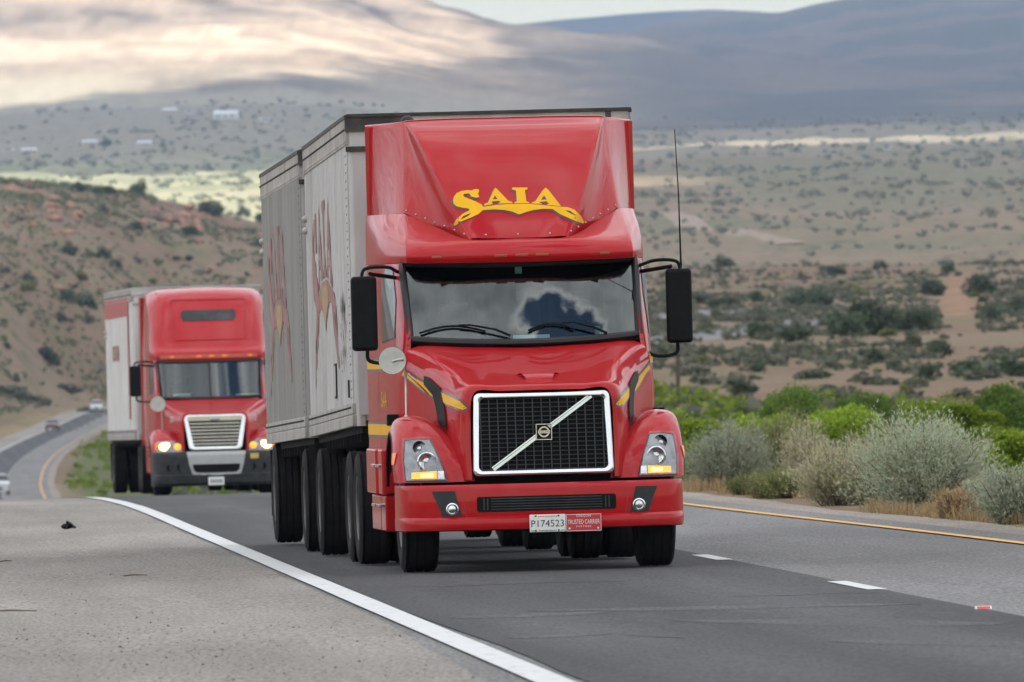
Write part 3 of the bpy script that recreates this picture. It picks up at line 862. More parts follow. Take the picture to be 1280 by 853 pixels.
def wheel(parent, x, y, z, R=.5, W=.30, face=-1, rimmat=None, deep=.05):
    "one tyre with its rim as a child; face = side the dish looks to"
    h = W / 2
    prof = [(-h * .8, R * .56), (-h, R * .66), (-h * 1.04, R * .80), (-h * .98, R * .93), (-h * .86, R * .985)]
    for g in (-.55, -.18, .18, .55):
        prof += [((g - .10) * h * 1.3, R), ((g - .035) * h * 1.3, R), ((g - .03) * h * 1.3, R - .014), ((g + .03) * h * 1.3, R - .014), ((g + .035) * h * 1.3, R)]
    prof += [(h * .86, R * .985), (h * .98, R * .93), (h * 1.04, R * .80), (h, R * .66), (h * .8, R * .56)]
    mb = MB().lathe(prof, (0, 0, 0), 'x', 44)
    w = mb.build('wheel', RUBBER, parent, ang=30); w.location = (x, y, z)
    f = face
    rp = [(f * h * .78, R * .58), (f * h * .95, R * .575), (f * h * .9, R * .53), (f * (h * .9 - deep), R * .47), (f * (h * .9 - deep * .7), R * .30), (f * (h * .9 - deep * .3), R * .24), (f * (h * .98 - deep * .3), R * .17), (f * (h * 1.0 - deep * .3), 0.0)]
    r = MB().lathe(rp, (0, 0, 0), 'x', 30)
    for k in range(10):
        q = 2 * PI * k / 10
        r.ball((f * (h * .9 - deep * .6), R * .38 * math.cos(q), R * .38 * math.sin(q)), .018, 8, 6)
    r.build('rim', rimmat or RIMM, w, ang=30)
    return w

def mirror_set(root, s, X, d, z0, z1, foot, matl=BLACK):
    w, h = .225, z1 - z0
    mb = MB(); mb.box(X - w / 2, X + w / 2, d, d + .12, z0, z1)
    m = mb.build('mirror', matl, root, bevel=.035, seg=3)
    mb = MB(); mb.box(X - w / 2 + .02, X + w / 2 - .02, d + .121, d + .124, z0 + .03, z1 - .03); mb.build('mirror_glass', CHROME, m)
    mb = MB()
    mb.tube(cr([(foot[0], foot[1], z1 + .03), (foot[0] + s * .12, d, z1 + .075), (X - s * .02, d + .06, z1 + .065), (X + s * .02, d + .06, z1 - .02)], 5), .0155, 8)
    mb.tube(cr([(foot[0], foot[1] + .05, z1 - .02), (X - s * .06, d + .08, z1 + .02)], 3), .018, 8)
    mb.build('mirror_arm', matl, root); mb = MB()
    mb.tube(cr([(foot[2], foot[1] - .15, z0 + .02), (foot[2] + s * .07, d - .05, z0 - .10), (X - s * .04, d + .06, z0 - .09), (X - s * .02, d + .06, z0 + .03)], 5), .017, 8)
    mb.build('mirror_arm', matl, root)

def fender_mirror(root, x, d, z, base, R=.118):
    mb = MB()
    mb.lathe([(-.045, R * .99), (-.058, R), (-.03, R * .93), (.0, R * .75), (.028, R * .45), (.04, .001)], (x, d, z), 'y', 30)
    m = mb.build('convex_mirror', STEEL, root)
    mb = MB(); mb.tube(cr([(base[0], base[1], base[2]), (base[0], base[1] + .01, z - .08), (base[0] - .04, d - .06, z + .0), (x, d - .055, z - .01)], 6), .011, 8)
    mb.tube([(base[0] + .02, base[1], z - .12), (base[0] + .2, base[1] + .06, base[2] + .20)], .008, 6)
    mb.ball((base[0], base[1], base[2]), .03, 10, 6)
    mb.build('mirror_post', STEEL, m)

# ------------------------------------------------------------------ the leading tractor
RIMM = simple('grimy_rim', (.10, .10, .10), .55, .3, var=.3, scale=9)
def lead_tractor():
    th = .07
    root = empty('semi_truck', (.256, 112.6, float(zroad(113.5)) + .010), th,
                 'red semi truck nearest the camera with gold lettering on its tall roof fairing', 'truck', 'red semi trucks on the highway')
    # hood
    half = [
        [(0, .235, 1.545), (.33, .24, 1.543), (.575, .27, 1.53), (.612, .28, 1.20), (.612, .25, .79)],
        [(0, .26, 1.585), (.34, .27, 1.582), (.63, .31, 1.56), (.66, .31, 1.20), (.655, .29, .79)],
        [(0, .36, 1.61), (.35, .37, 1.608), (.66, .42, 1.585), (.735, .46, 1.22), (.73, .46, .79)],
        [(0, .75, 1.695), (.38, .76, 1.695), (.715, .80, 1.66), (.80, .84, 1.30), (.80, .84, .80)],
        [(0, 1.2, 1.785), (.42, 1.2, 1.79), (.81, 1.22, 1.765), (.89, 1.24, 1.42), (.89, 1.24, .80)],
        [(0, 1.65, 1.875), (.48, 1.65, 1.885), (.91, 1.66, 1.86), (.99, 1.68, 1.52), (.99, 1.68, .80)],
        [(0, 1.95, 1.935), (.52, 1.96, 1.945), (1.0, 2.0, 1.925), (1.085, 2.05, 1.60), (1.085, 2.05, .80)]]
    hood = loft('hood', sym(half), RED, root, 5, 6, ang=50)
    HB = bvh_of(hood)
    # raised power dome and its small scoop
    loft('hood_scoop', [[(-.19, .62, 1.672), (0, .62, 1.675), (.19, .62, 1.672)], [(-.15, .58, 1.69), (0, .57, 1.695), (.15, .58, 1.69)], [(-.12, .47, 1.655), (0, .46, 1.66), (.12, .47, 1.655)], [(-.115, .44, 1.62), (0, .43, 1.625), (.115, .44, 1.62)]], RED, hood, 4, 4)
    # dark engine bay behind the gaps
    mb = MB(); mb.box(-.70, .70, .52, 2.0, .45, 1.45); mb.box(-1.02, 1.02, .62, .78, .5, .80); mb.build('engine_bay', DARK, root)
    # fenders
    frows = [
        [(.58, .32, .775), (.80, .34, .775), (.98, .40, .775), (1.14, .50, .775), (1.225, .60, .775), (1.25, .76, .775)],
        [(.60, .36, .88), (.80, .38, .92), (.98, .45, .95), (1.15, .57, .95), (1.235, .68, .94), (1.255, .82, .90)],
        [(.64, .44, .97), (.79, .50, 1.08), (.95, .58, 1.15), (1.12, .68, 1.165), (1.225, .80, 1.13), (1.252, .92, 1.06)],
        [(.68, .60, 1.05), (.80, .70, 1.19), (.94, .80, 1.285), (1.08, .86, 1.305), (1.20, .94, 1.26), (1.25, 1.02, 1.16)],
        [(.72, .9, 1.08), (.84, 1.0, 1.24), (.96, 1.08, 1.33), (1.08, 1.12, 1.345), (1.20, 1.14, 1.31), (1.25, 1.18, 1.20)],
        [(.74, 1.35, 1.08), (.86, 1.38, 1.22), (.97, 1.4, 1.31), (1.08, 1.42, 1.325), (1.20, 1.42, 1.29), (1.25, 1.42, 1.18)],
        [(.78, 1.75, 1.0), (.88, 1.76, 1.1), (.98, 1.78, 1.16), (1.08, 1.8, 1.17), (1.20, 1.78, 1.13), (1.25, 1.76, 1.0)],
        [(.80, 1.9, .8), (.9, 1.92, .86), (1.0, 1.95, .9), (1.08, 1.96, .9), (1.2, 1.94, .86), (1.245, 1.9, .74)]]
    fl = {}
    for s in (1, -1):
        fl[s] = loft('fender', frows, RED, root, 4, 4, ang=60, mirror=(s < 0))
        G = loftgrid(frows, 4, 4)[:, -1]                  # rolled wheel-arch lip
        mb = MB(); mb.tube([(s * (p[0] - .012), p[1], p[2]) for p in G], .016, 8); mb.build('arch_lip', BLACK, fl[s])
    FB = bvh_of(fl[1], hood); FBL = bvh_of(fl[-1], hood)
    # bumper
    def brow(z, o):
        return [(0, -.0 + o, z), (.40, .01 + o, z), (.75, .07 + o, z), (1.0, .18 + o, z), (1.15, .33 + o, z), (1.215 - .1 * min(o, .1), .55 + o * .5, z), (1.235 - .2 * min(o, .1), .95, z)]
    br_ = [brow(.752, .07), brow(.752, .02), brow(.725, .003), brow(.70, .0), brow(.50, .0), brow(.475, .004), brow(.455, -.018), brow(.40, -.022), brow(.366, -.01), brow(.355, .08)]
    bump = loft('bumper', sym(br_), RED, root, 2, 5, su=(1, 2, 3, 4, 5, 6, 7, 8), ang=30)
    BB = bvh_of(bump)
    fy = axis_caster(BB, 'y', 1)
    def rr(x0, x1, z0, z1, r=.02):
        out = []
        for cx, cz, a0 in ((x1 - r, z1 - r, 0), (x0 + r, z1 - r, 90), (x0 + r, z0 + r, 180), (x1 - r, z0 + r, 270)):
            for k in range(5):
                a = math.radians(a0 + 22.5 * k); out.append((cx + r * math.cos(a), cz + r * math.sin(a)))
        return out
    slot = decal('bumper_intake', flat2d([rr(-.59, .60, .515, .645)]), fy, BLACK, bump, .004)
    mb = MB()
    for k in range(5): mb.tube([(x, fy(x, .535 + .0225 * k, .008).y, .535 + .0225 * k) for x in np.linspace(-.47, .48, 9)], .006, 5)
    for x in (-.5, -.53, .51, .54):
        y = fy(x, .58, .008).y; mb.box(x - .006, x + .006, y - .006, y + .002, .53, .63)
    mb.build('intake_slats', GREYP, slot)
    for s in (-1, 1):
        fog_poly = [(s * a, b) for a, b in ((.965, .70), (.775, .70), (.715, .485), (.88, .485))]
        fb = decal('fog_lamp', flat2d([fog_poly]), fy, GREYP, bump, .004)
        c = fy(s * .80, .545, .0)
        mb = MB(); mb.lathe([(.01, .056), (-.012, .054), (-.014, .046), (.0, .04)], (c.x, c.y - .008, c.z), 'y', 22); mb.build('lamp_ring', CHROME, fb)
        mb = MB(); mb.ball((c.x, c.y - .004, c.z), .042, 16, 10, (1, .35, 1)); mb.build('lamp_bulb', LAMPREF, fb)
        # seam between corner and centre of the bumper
        decal('bumper_seam', flat2d([[(s * .725, .752), (s * .730, .752), (s * .665, .372), (s * .660, .372)]]), fy, DKRED, bump, .002)
    # grille
    gz0, gz1, gx, gxt = .812, 1.532, .605, .585
    def ring(o, n=6):
        pts = []
        r = .055 - o * .3
        for cx, cz, a0 in ((gxt - r - o, gz1 - r - o, 0), (-gxt + r + o, gz1 - r - o, 90), (-gx + r + o, gz0 + r + o, 180), (gx - r - o, gz0 + r + o, 270)):
            for k in range(n):
                a = math.radians(a0 + 90.0 * k / (n - 1)); pts.append((cx + r * math.cos(a), cz + r * math.sin(a)))
        return pts
    gy = lambda z: .185 + .075 * (z - gz0) / (gz1 - gz0)
    rings = [[(x, gy(z) + dy, z) for x, z in ring(o)] for o, dy in ((0, .03), (.004, -.012), (.02, -.024), (.046, -.018), (.056, .0), (.058, .05))]
    mb = MB(); n = len(rings[0])
    V = [p for r in rings for p in r]
    mb.add(V, [(i * n + j, i * n + (j + 1) % n, (i + 1) * n + (j + 1) % n, (i + 1) * n + j) for i in range(len(rings) - 1) for j in range(n)])
    gr = mb.build('grille', CHROME, root, ang=50)
    mb = MB(); P = ring(.05); V = [(x, gy(z) + .075, z) for x, z in P]; mb.add(V, [tuple(range(n))]); mb.build('grille_backing', BLACK, gr)
    mb = MB()
    for k in range(17):
        z = gz0 + .06 + k * .0375; mb.box(-.55, .55, gy(z) + .028, gy(z) + .048, z - .0035, z + .0035)
    for k in range(15):
        x = -.525 + k * .075; mb.add([(x - .0035, gy(gz0) + .022, gz0 + .05), (x + .0035, gy(gz0) + .022, gz0 + .05), (x + .0035, gy(gz1) + .022, gz1 - .06), (x - .0035, gy(gz1) + .022, gz1 - .06),
                                       (x - .0035, gy(gz0) + .045, gz0 + .05), (x + .0035, gy(gz0) + .045, gz0 + .05), (x + .0035, gy(gz1) + .045, gz1 - .06), (x - .0035, gy(gz1) + .045, gz1 - .06)],
                                      [(0, 1, 2, 3), (7, 6, 5, 4), (0, 3, 7, 4), (1, 5, 6, 2), (0, 4, 5, 1), (3, 2, 6, 7)])
    mb.build('grille_mesh', simple('grille_wire', (.022, .025, .028), .4, var=.2, scale=20), gr)
    a = Vector((-.435, gy(.875) - .0, .875)); b = Vector((.425, gy(1.485) - .0, 1.485)); t = (b - a).normalized(); nrm = Vector((t.z, 0, -t.x))
    mb = MB(); w = .021
    for o0, o1, dy in ((-w, -.006, -.012), (-.004, w, -.016)):
        p = [a + nrm * o0, b + nrm * o0, b + nrm * o1 , a + nrm * o1]
        mb.add([v + Vector((0, dy, 0)) for v in p] + [v + Vector((0, .012, 0)) for v in p], [(0, 1, 2, 3), (4, 7, 6, 5), (0, 4, 5, 1), (2, 6, 7, 3), (1, 5, 6, 2), (0, 3, 7, 4)])
    mb.build('grille_diagonal_bar', CHROME, gr, bevel=.003)
    # square maker's badge
    bx, bz, by, q = .010, 1.185, gy(1.185) - .035, .069
    mb = MB(); mb.box(bx - q, bx + q, by, by + .05, bz - q, bz + q); bd = mb.build('badge', BLACK, gr, bevel=.004)
    mb = MB()
    for o0, o1 in ((q, q - .007),):
        for (x0, x1, z0, z1) in ((-o0, o0, o1, o0), (-o0, o0, -o0, -o1), (-o0, -o1, -o1, o1), (o1, o0, -o1, o1)):
            mb.box(bx + x0, bx + x1, by - .003, by + .004, bz + z0, bz + z1)
    mb.build('badge_border', CHROME, bd)
    mb = MB(); mb.lathe([(0, .048), (-.006, .047), (-.006, .034), (0, .033)], (bx, by - .0005, bz), 'y', 28, False)
    mb.box(bx - .052, bx + .052, by - .008, by + .001, bz - .0125, bz + .0125)
    c45 = .046
    mb.prism([(bx + c45 - .018, bz + c45 + .010), (bx + c45 + .012, bz + c45 + .012), (bx + c45 + .010, bz + c45 - .018)], by - .007, by + .001)
    mb.build('badge_ring', CHROME, bd)
    fb_ = lambda x, z, off: Vector((bx + x, by - .0095, bz + z))
    decal('badge_lettering', text2d('VOLVO', .026, 1.15), fb_, INK, bd, 0)
    # headlights
    for s in (-1, 1):
        fc = axis_caster(FB if s > 0 else FBL, 'y', 1)
        hp = [(s * x, z) for x, z in ((.935, 1.145), (1.04, 1.15), (1.155, 1.14), (1.175, .96), (1.165, .785), (.98, .782), (.815, .782), (.855, .93))]
        hl = decal('headlight', flat2d([hp]), fc, SEAL, root, .004, .05)
        inner = [(s * x, z) for x, z in ((.945, 1.132), (1.04, 1.138), (1.145, 1.126), (1.163, .96), (1.153, .795), (.98, .795), (.832, .795), (.87, .94))]
        decal('reflector', flat2d([inner]), fc, LAMPBEZ, hl, .009, .05)
        c = fc(s * .985, .955, 0)
        mb = MB(); mb.lathe([(.03, .086), (-.02, .084), (-.026, .074), (-.004, .066), (.01, .03), (.0, 0.0)], (c.x, c.y - .018, c.z), 'y', 26); mb.build('low_beam', LAMPREF, hl)
        c = fc(s * 1.035, 1.075, 0)
        mb = MB(); mb.lathe([(.05, .06), (-.0, .058), (-.006, .05), (.012, .03), (.02, .0)], (c.x, c.y - .012, c.z), 'y', 22); mb.build('high_beam', BLACK, hl)
        mb = MB(); mb.ball((c.x, c.y - .006, c.z - .012), .03, 12, 8); mb.build('high_beam_bulb', LAMPREF, hl)
        amb = [(s * x, z) for x, z in ((.90, .868), (1.105, .858), (1.105, .805), (.90, .805))]
        decal('turn_signal', flat2d([amb]), fc, AMBER_ON, hl, .018, .05)
        clr = [(s * x, z) for x, z in ((.842, .868), (.893, .868), (.893, .802), (.838, .802))]
        decal('signal_core', flat2d([[(s * x, z) for x, z in ((.93, .850), (1.03, .846), (1.03, .818), (.93, .818))]]), fc, AMBER_CORE, hl, .0195, .05)
        decal('clear_lamp', flat2d([clr]), fc, LAMPREF, hl, .018, .05)
        decal('lens', flat2d([hp]), fc, LENS, hl, .030, .05)
        # side marker on the fender
        sc = axis_caster(FB if s > 0 else FBL, 'x', s)
        decal('side_marker', flat2d([[(.70, 1.03), (.82, 1.03), (.82, .93), (.70, .93)]]), sc, AMBER_SOFT, fl[s], .012)
    # cab shell: sides, pillars, back
    def side(z, w, d0):
        return w, d0
    srows = [[(1.03, 2.0, .95), (1.10, 2.12, .95), (1.16, 2.6, .95), (1.205, 3.4, .95), (1.222, 4.7, .95)],
             [(1.03, 1.99, 1.6), (1.095, 2.10, 1.6), (1.155, 2.6, 1.6), (1.20, 3.4, 1.6), (1.22, 4.7, 1.6)],
             [(.995, 2.02, 2.0), (1.06, 2.14, 2.0), (1.13, 2.6, 2.0), (1.185, 3.4, 2.0), (1.215, 4.7, 2.0)],
             [(1.01, 2.30, 2.33), (1.055, 2.40, 2.33), (1.11, 2.75, 2.33), (1.175, 3.4, 2.33), (1.21, 4.7, 2.33)],
             [(1.02, 2.58, 2.67), (1.045, 2.66, 2.67), (1.09, 2.95, 2.67), (1.165, 3.5, 2.67), (1.205, 4.7, 2.67)]]
    cabs = {}
    for s in (1, -1):
        cabs[s] = loft('cab_side', srows, RED, root, 4, 4, ang=60, mirror=(s < 0))
        CB = bvh_of(cabs[s]); sc = axis_caster(CB, 'x', s)
        decal('door_window', flat2d([[(2.42, 2.02), (3.15, 1.98), (3.25, 2.10), (3.25, 2.58), (3.1, 2.63), (2.85, 2.63), (2.55, 2.35)]]), sc, TINT, cabs[s], .006)
        decal('door_seam', flat2d([[(3.42, 1.0), (3.44, 1.0), (3.44, 2.66), (3.42, 2.66)]]), sc, SEAL, cabs[s], .003)
        for z0, w in ((1.79, .075), (1.223, .095)):
            decal('stripe_border', flat2d([[(2.1, z0 - w / 2 - .022), (4.69, z0 - w / 2 - .022), (4.69, z0 + w / 2 + .022), (2.1, z0 + w / 2 + .022)]]), sc, SLATE, cabs[s], .003, .3)
            decal('stripe', flat2d([[(2.1, z0 - w / 2), (4.69, z0 - w / 2), (4.69, z0 + w / 2), (2.1, z0 + w / 2)]]), sc, YELLOW, cabs[s], .006, .3)
        me = text2d('SAIA', .20); me.transform(Matrix.Translation((2.95, 1.48, 0)) @ Matrix.Diagonal((-s * -1.0, 1, 1, 1)))
        decal('door_lettering', me, sc, YELLOW, cabs[s], .006, .2)
        mb = MB(); mb.box(s * 1.16 - .05, s * 1.16 + .05, 2.15, 2.3, 1.26, 1.36); mb.build('grab_bracket', BLACK, cabs[s], bevel=.01)
    mb = MB(); mb.box(-1.19, 1.19, 4.64, 4.70, .95, 3.9); mb.build('cab_back', RED, root)
    # windshield
    wG = []
    for t in np.linspace(0, 1, 15):
        row = []
        for q in np.linspace(-1, 1, 41):
            x = q * (.995 + .025 * t)
            row.append((x, 1.83 + .54 * t + (.242 + .02 * t) * x * x - .10 * t * (1 - t), 1.955 + .69 * t + (.05 - .025 * t) * x * x))
        wG.append(row)
    wG = np.array(wG)
    V, F = gridmesh(wG)
    ws = link('windshield', mkmesh('windshield', V, F, GLASS), root)
    edge = [tuple(p) for p in wG[0]] + [tuple(p) for p in wG[1:, -1]] + [tuple(p) for p in wG[-1, ::-1][1:]] + [tuple(p) for p in wG[::-1, 0][1:-1]]
    # rubber frame with rounded corners
    mb = MB(); mb.tube(edge, .034, 8, closed=True); mb.build('window_seal', SEAL, ws)
    mb = MB()
    for sx in (-1, 1):
        for (i, zz) in ((0, 1), (-1, -1)):
            c0 = Vector(wG[i, -1 if sx > 0 else 0])
            up = (Vector(wG[3 if i == 0 else -4, -1 if sx > 0 else 0]) - c0).normalized(); inn = (Vector(wG[i, -4 if sx > 0 else 3]) - c0).normalized()
            L = .11; pts = [c0, c0 + inn * L] + [c0 + inn * L * (1 - math.sin(a)) + up * L * (1 - math.cos(a)) for a in np.linspace(.2, PI / 2 - .2, 4)] + [c0 + up * L]
            nn = inn.cross(up).normalized(); nn = nn if nn.y < 0 else -nn
            mb.add([p + nn * .012 for p in pts], [tuple(range(len(pts)))])
    mb.build('seal_corner', SEAL, ws)
    # cowl below the glass and header above it
    loft('cowl', sym([[(0, 1.80, 1.93), (.5, 1.84, 1.94), (.86, 1.93, 1.955), (1.03, 2.03, 1.96)], [(0, 1.95, 1.90), (.5, 2.0, 1.9), (.86, 2.1, 1.92), (1.03, 2.14, 1.93)]]), BLACK, root, 3, 5)
    # what is behind the glass
    mb = MB(); mb.box(-.98, .98, 2.12, 2.75, 1.5, 1.90); it = mb.build('dashboard', INT, root, bevel=.05)
    mb = MB(); mb.box(-1.05, 1.05, 2.2, 4.6, .95, 1.0); mb.build('cab_floor', INT, root)
    V, F = gridmesh(np.array([[(x, 3.45 + .05 * math.sin(x * 21) + .02 * math.sin(x * 47), z) for x in np.linspace(-1.12, 1.12, 90)] for z in np.linspace(1.0, 2.66, 6)]))
    link('curtain', mkmesh('curtain', V, F, CURT), root)
    for x in (-.52, .52):
        mb = MB(); mb.box(x - .26, x + .26, 2.95, 3.4, 1.25, 1.45); mb.box(x - .25, x + .25, 3.28, 3.42, 1.42, 2.12); mb.box(x - .15, x + .15, 3.28, 3.38, 2.13, 2.32)
        mb.build('seat', INT, root, bevel=.05)
    mb = MB(); mb.tube([(.52 + .22 * math.cos(a), 2.78 + .08 * math.sin(a), 1.93 + .2 * math.sin(a)) for a in np.linspace(0, 2 * PI, 25)[:-1]], .016, 8, closed=True); mb.build('steering_wheel', BLACK, root)
    sv = [[(x, 2.50 + .16 * x * x, 2.64 + .02 * abs(x)) for x in np.linspace(-.99, .99, 13)], [(x, 2.40 + .16 * x * x, 2.515 + .09 * max(0, abs(x) - .72) / .27) for x in np.linspace(-.99, .99, 13)]]
    V, F = gridmesh(np.array(sv)); link('sun_visor', mkmesh('sun_visor', V, F, BLACK), root)
    mb = MB(); mb.box(-.05, .01, 2.36, 2.372, 2.555, 2.63); mb.build('windshield_sticker', simple('pale_green_sticker', (.35, .5, .42), .5, var=.2, scale=40), root)
    mb = MB(); mb.add([(-.10, 2.02, 1.915), (.22, 2.02, 1.915), (.22, 2.10, 2.02), (-.10, 2.10, 2.02)], [(0, 1, 2, 3)]); mb.box(-.10, .22, 2.11, 2.3, 1.905, 1.915); tag(mb.build('dash_papers', PAPER, root), 'white sheet of paper lying on the dashboard')
    mb = MB(); mb.box(.26, .42, 2.08, 2.3, 1.905, 1.93); mb.box(.62, .67, 2.15, 2.2, 1.9, 2.08); mb.box(.70, .82, 2.1, 2.2, 1.9, 1.94); mb.box(-.5, -.25, 2.1, 2.3, 1.905, 1.96)
    mb.build('dash_clutter', simple('clutter', (.34, .38, .33), .7, var=.5, scale=9), root, bevel=.008)
    # wipers
    WB = bvh_of(ws); wc = axis_caster(WB, 'y', 1)
    for x0, x1, x2, x3, dz in ((-.14, -.30, -.97 + .06, -.35, 0.0), (.70, .55, -.02 + .04, .42, .0)):
        arm = [wc(x0, 2.0, .03), wc(x0 - .12, 2.045, .05), wc((x0 + x2) / 2 + .05, 2.09, .05), wc((x0 + x2) / 2 - .05, 2.095, .04)]
        bl_ = [wc(x, 2.045 + .055 * math.sin((x - x2) / (x3 - x2) * PI), .022) for x in np.linspace(x2, x3, 9)]
        mb = MB(); mb.tube(arm, [.014, .011, .009, .008], 6); mb.tube(bl_, .011, 6); mb.build('wiper', BLACK, root)
    # roof cap and marker lamps
    cap = [
        [(0, 2.23, 2.655), (.5, 2.27, 2.66), (.84, 2.38, 2.665), (.99, 2.47, 2.672), (1.06, 2.78, 2.675), (1.165, 3.5, 2.675), (1.208, 4.7, 2.675)],
        [(0, 2.19, 2.715), (.5, 2.235, 2.72), (.84, 2.345, 2.727), (.992, 2.43, 2.735), (1.06, 2.76, 2.74), (1.165, 3.5, 2.745), (1.208, 4.7, 2.745)],
        [(0, 2.23, 2.80), (.48, 2.275, 2.805), (.83, 2.41, 2.82), (.985, 2.56, 2.84), (1.055, 2.88, 2.845), (1.16, 3.55, 2.85), (1.207, 4.7, 2.85)],
        [(0, 2.32, 2.852), (.45, 2.36, 2.856), (.79, 2.66, 2.91), (.968, 2.93, 2.97), (1.045, 3.2, 2.975), (1.15, 3.75, 2.98), (1.205, 4.7, 2.98)],
        [(0, 2.56, 2.866), (.435, 2.56, 2.867), (.74, 3.0, 3.01), (.948, 3.36, 3.113), (1.02, 3.62, 3.114), (1.12, 4.05, 3.115), (1.2, 4.7, 3.115)]]
    loft('cap_underside_shade', sym([[(0, 2.40, 2.668), (.5, 2.45, 2.672), (.90, 2.62, 2.68), (1.04, 2.8, 2.685)], [(0, 2.236, 2.652), (.5, 2.276, 2.657), (.84, 2.386, 2.662), (.985, 2.476, 2.669)]]), BLACK, root, 3, 5)  # black underside sheet paints the shade below the roof cap's lip
    rc = loft('roof_cap', sym(cap), RED, root, 5, 5, sv=symsharp((3,), 7), ang=40)
    RB = bvh_of(rc); rcst = axis_caster(RB, 'y', 1)
    for x in (-.72, -.18, .0, .18, .72):
        c = rcst(x, 2.715, 0)
        mb = MB(); mb.box(c.x - .055, c.x + .055, c.y - .010, c.y + .02, 2.704, 2.726); mb.build('marker_lamp', AMBER_DIM, root, bevel=.005)
    # tall fairing
    c1 = [(.435, 2.56, 2.870), (.565, 2.80, 3.16), (.70, 3.16, 3.52), (.80, 3.55, 3.80), (.865, 3.93, 3.925)]
    ctr = [(2.56, 2.869), (2.80, 3.20), (3.14, 3.56), (3.50, 3.81), (3.90, 3.938)]
    c2 = [(.945, 3.36, 3.115), (.925, 3.52, 3.32), (.905, 3.68, 3.54), (.893, 3.82, 3.74), (.885, 3.97, 3.92)]
    rows = []
    for i in range(5):
        d0, z0 = ctr[i]; p = c1[i]; q = c2[i]
        zz = (3.118, 3.33, 3.55, 3.75, 3.905)[i]
        mid = tuple((p[j] * .5 + q[j] * .5) + ((0, .05, -.02)[j] if i < 4 else 0) for j in range(3))
        rows.append([(0, d0, z0), (p[0] * .55, d0 * .92 + p[1] * .08, z0), (p[0] - .04, p[1] - .012, p[2] + .006), (p[0] + .02, p[1] + .022, p[2] - .004), mid, (q[0] - .012, q[1] - .012, q[2]), (q[0] + .012, q[1] + .035, q[2]), (q[0] * .34 + 1.18 * .66, q[1] * .34 + 4.72 * .66, q[2] * .34 + zz * .66), (1.18, 4.72, zz)])
    last = rows[-1]
    rows.append([(x, d + .08, z + .012) for x, d, z in last])
    rows.append([(x * .985, max(d + .3, 4.72) if i > 5 else 4.72, 3.93) for i, (x, d, z) in enumerate(last)])
    fair = loft('roof_fairing', sym(rows), RED, root, 5, 3, su=(4,), sv=symsharp((5, 6), 9), ang=42)
    FB2 = bvh_of(fair); fcst = axis_caster(FB2, 'y', 1)
    cc = cam_caster(FB2, root)
    bpy.context.view_layer.update()
    def logo_px(dx, dy): return pxpoly(*[[(555 + (x + dx) / 6.92, 225 + (y + dy) / 6.92) for x, y in P] for P in logo_polys()])
    decal('fairing_lettering_shadow', logo_px(-13, 11), cc, SLATE, fair, .004, 5)
    decal('fairing_lettering', logo_px(0, 0), cc, YELLOW, fair, .008, 5)
    # rivets along the fairing's foot
    mb = MB()
    for s in (-1, 1):
        for t in np.linspace(.06, .95, 7):
            p = Vector((.435, 2.56, 2.88)).lerp(Vector((.945, 3.36, 3.13)), t); c = fcst(s * p.x, p.z + .02, .0)
            if c: mb.ball(c, .010, 8, 5)
    for x in (-.28, 0, .28):
        c = fcst(x, 2.90, 0); mb.ball(c, .010, 8, 5)
    mb.build('fairing_rivets', STEEL, fair)
    mb = MB(); mb.ball((-.82, 4.5, 3.945), .05, 12, 8, (1.2, 1, 1)); mb.build('air_horn', GREYP, root)
    # stripes, vents on the hood flanks (left one traced, right one mirrored)
    hc = cam_caster(bvh_of(hood, cabs[-1]), root)
    decal('stripe_border', pxpoly([(505, 462), (520, 471), (550, 487), (577, 499.5), (587, 511), (581, 515), (560, 508.5), (530, 492), (512, 477), (503, 471.5)]), hc, SLATE, hood, .004, 8, both=True)
    decal('stripe', pxpoly([(505, 464), (520, 473), (550, 489.5), (576, 502), (584, 510.5), (579, 512.5), (560, 506), (530, 489.5), (512, 474.5), (503, 469)]), hc, YELLOW, hood, .007, 8, both=True)
    decal('hood_vent', pxpoly([(531, 470), (538, 473), (551, 485), (557, 512), (560, 538), (554, 534), (549, 529), (546, 510), (542, 494), (531, 481)]), hc, BLACK, hood, .011, 8, both=True)
    # mirrors
    for s in (-1, 1):
        mirror_set(root, s, s * 1.375, 2.28, 1.915, 2.565, (s * 1.05, 2.68, s * 1.06))
    fender_mirror(root, -1.225, 1.0, 1.83, (-1.10, 1.2, 1.325))
    mb = MB(); mb.tube([(1.40, 2.34, 2.57), (1.395, 2.34, 3.2), (1.375, 2.34, 3.78)], [.010, .006, .004], 6); mb.build('antenna', BLACK, root)
    # steps / tank covers along the sides
    for s in (-1, 1):
        for (d0, d1) in ((2.15, 2.75), (2.80, 4.1)):
            mb = MB(); X0, X1 = sorted((s * 1.09, s * 1.27 if d0 < 2.5 else s * 1.285))
            mb.box(X0, X1, d0, d1, .66, 1.06); t = mb.build('step_cover', RED, root, bevel=.025, seg=3)
            X0, X1 = sorted((s * 1.06, s * 1.245)); mb = MB(); mb.box(X0, X1, d0 + .02, d1 - .02, .34, .655); mb.build('tank_skirt', RED, t, bevel=.02, seg=3)
            X0, X1 = sorted((s * 1.2, s * 1.30)); mb = MB(); mb.box(X0, X1, d0 + .03, d0 + .45, .90, .925); mb.build('step_tread', CHROME, t, bevel=.004); mb = MB(); mb.box(X0, X1, d0 + .03, d0 + .45, .555, .58); mb.build('step_tread', CHROME, t, bevel=.004)
    # frame, axles, wheels
    mb = MB()
    for s in (-.42, .42): mb.box(s - .05, s + .05, .5, 8.3, .62, .92)
    mb.box(-.9, .9, 1.22, 1.36, .40, .52); mb.box(-.55, .55, .4, .8, .36, .6); mb.box(-.3, .3, .9, 2.2, .33, .7); mb.box(-1.0, 1.0, 4.3, 4.64, .7, .95)
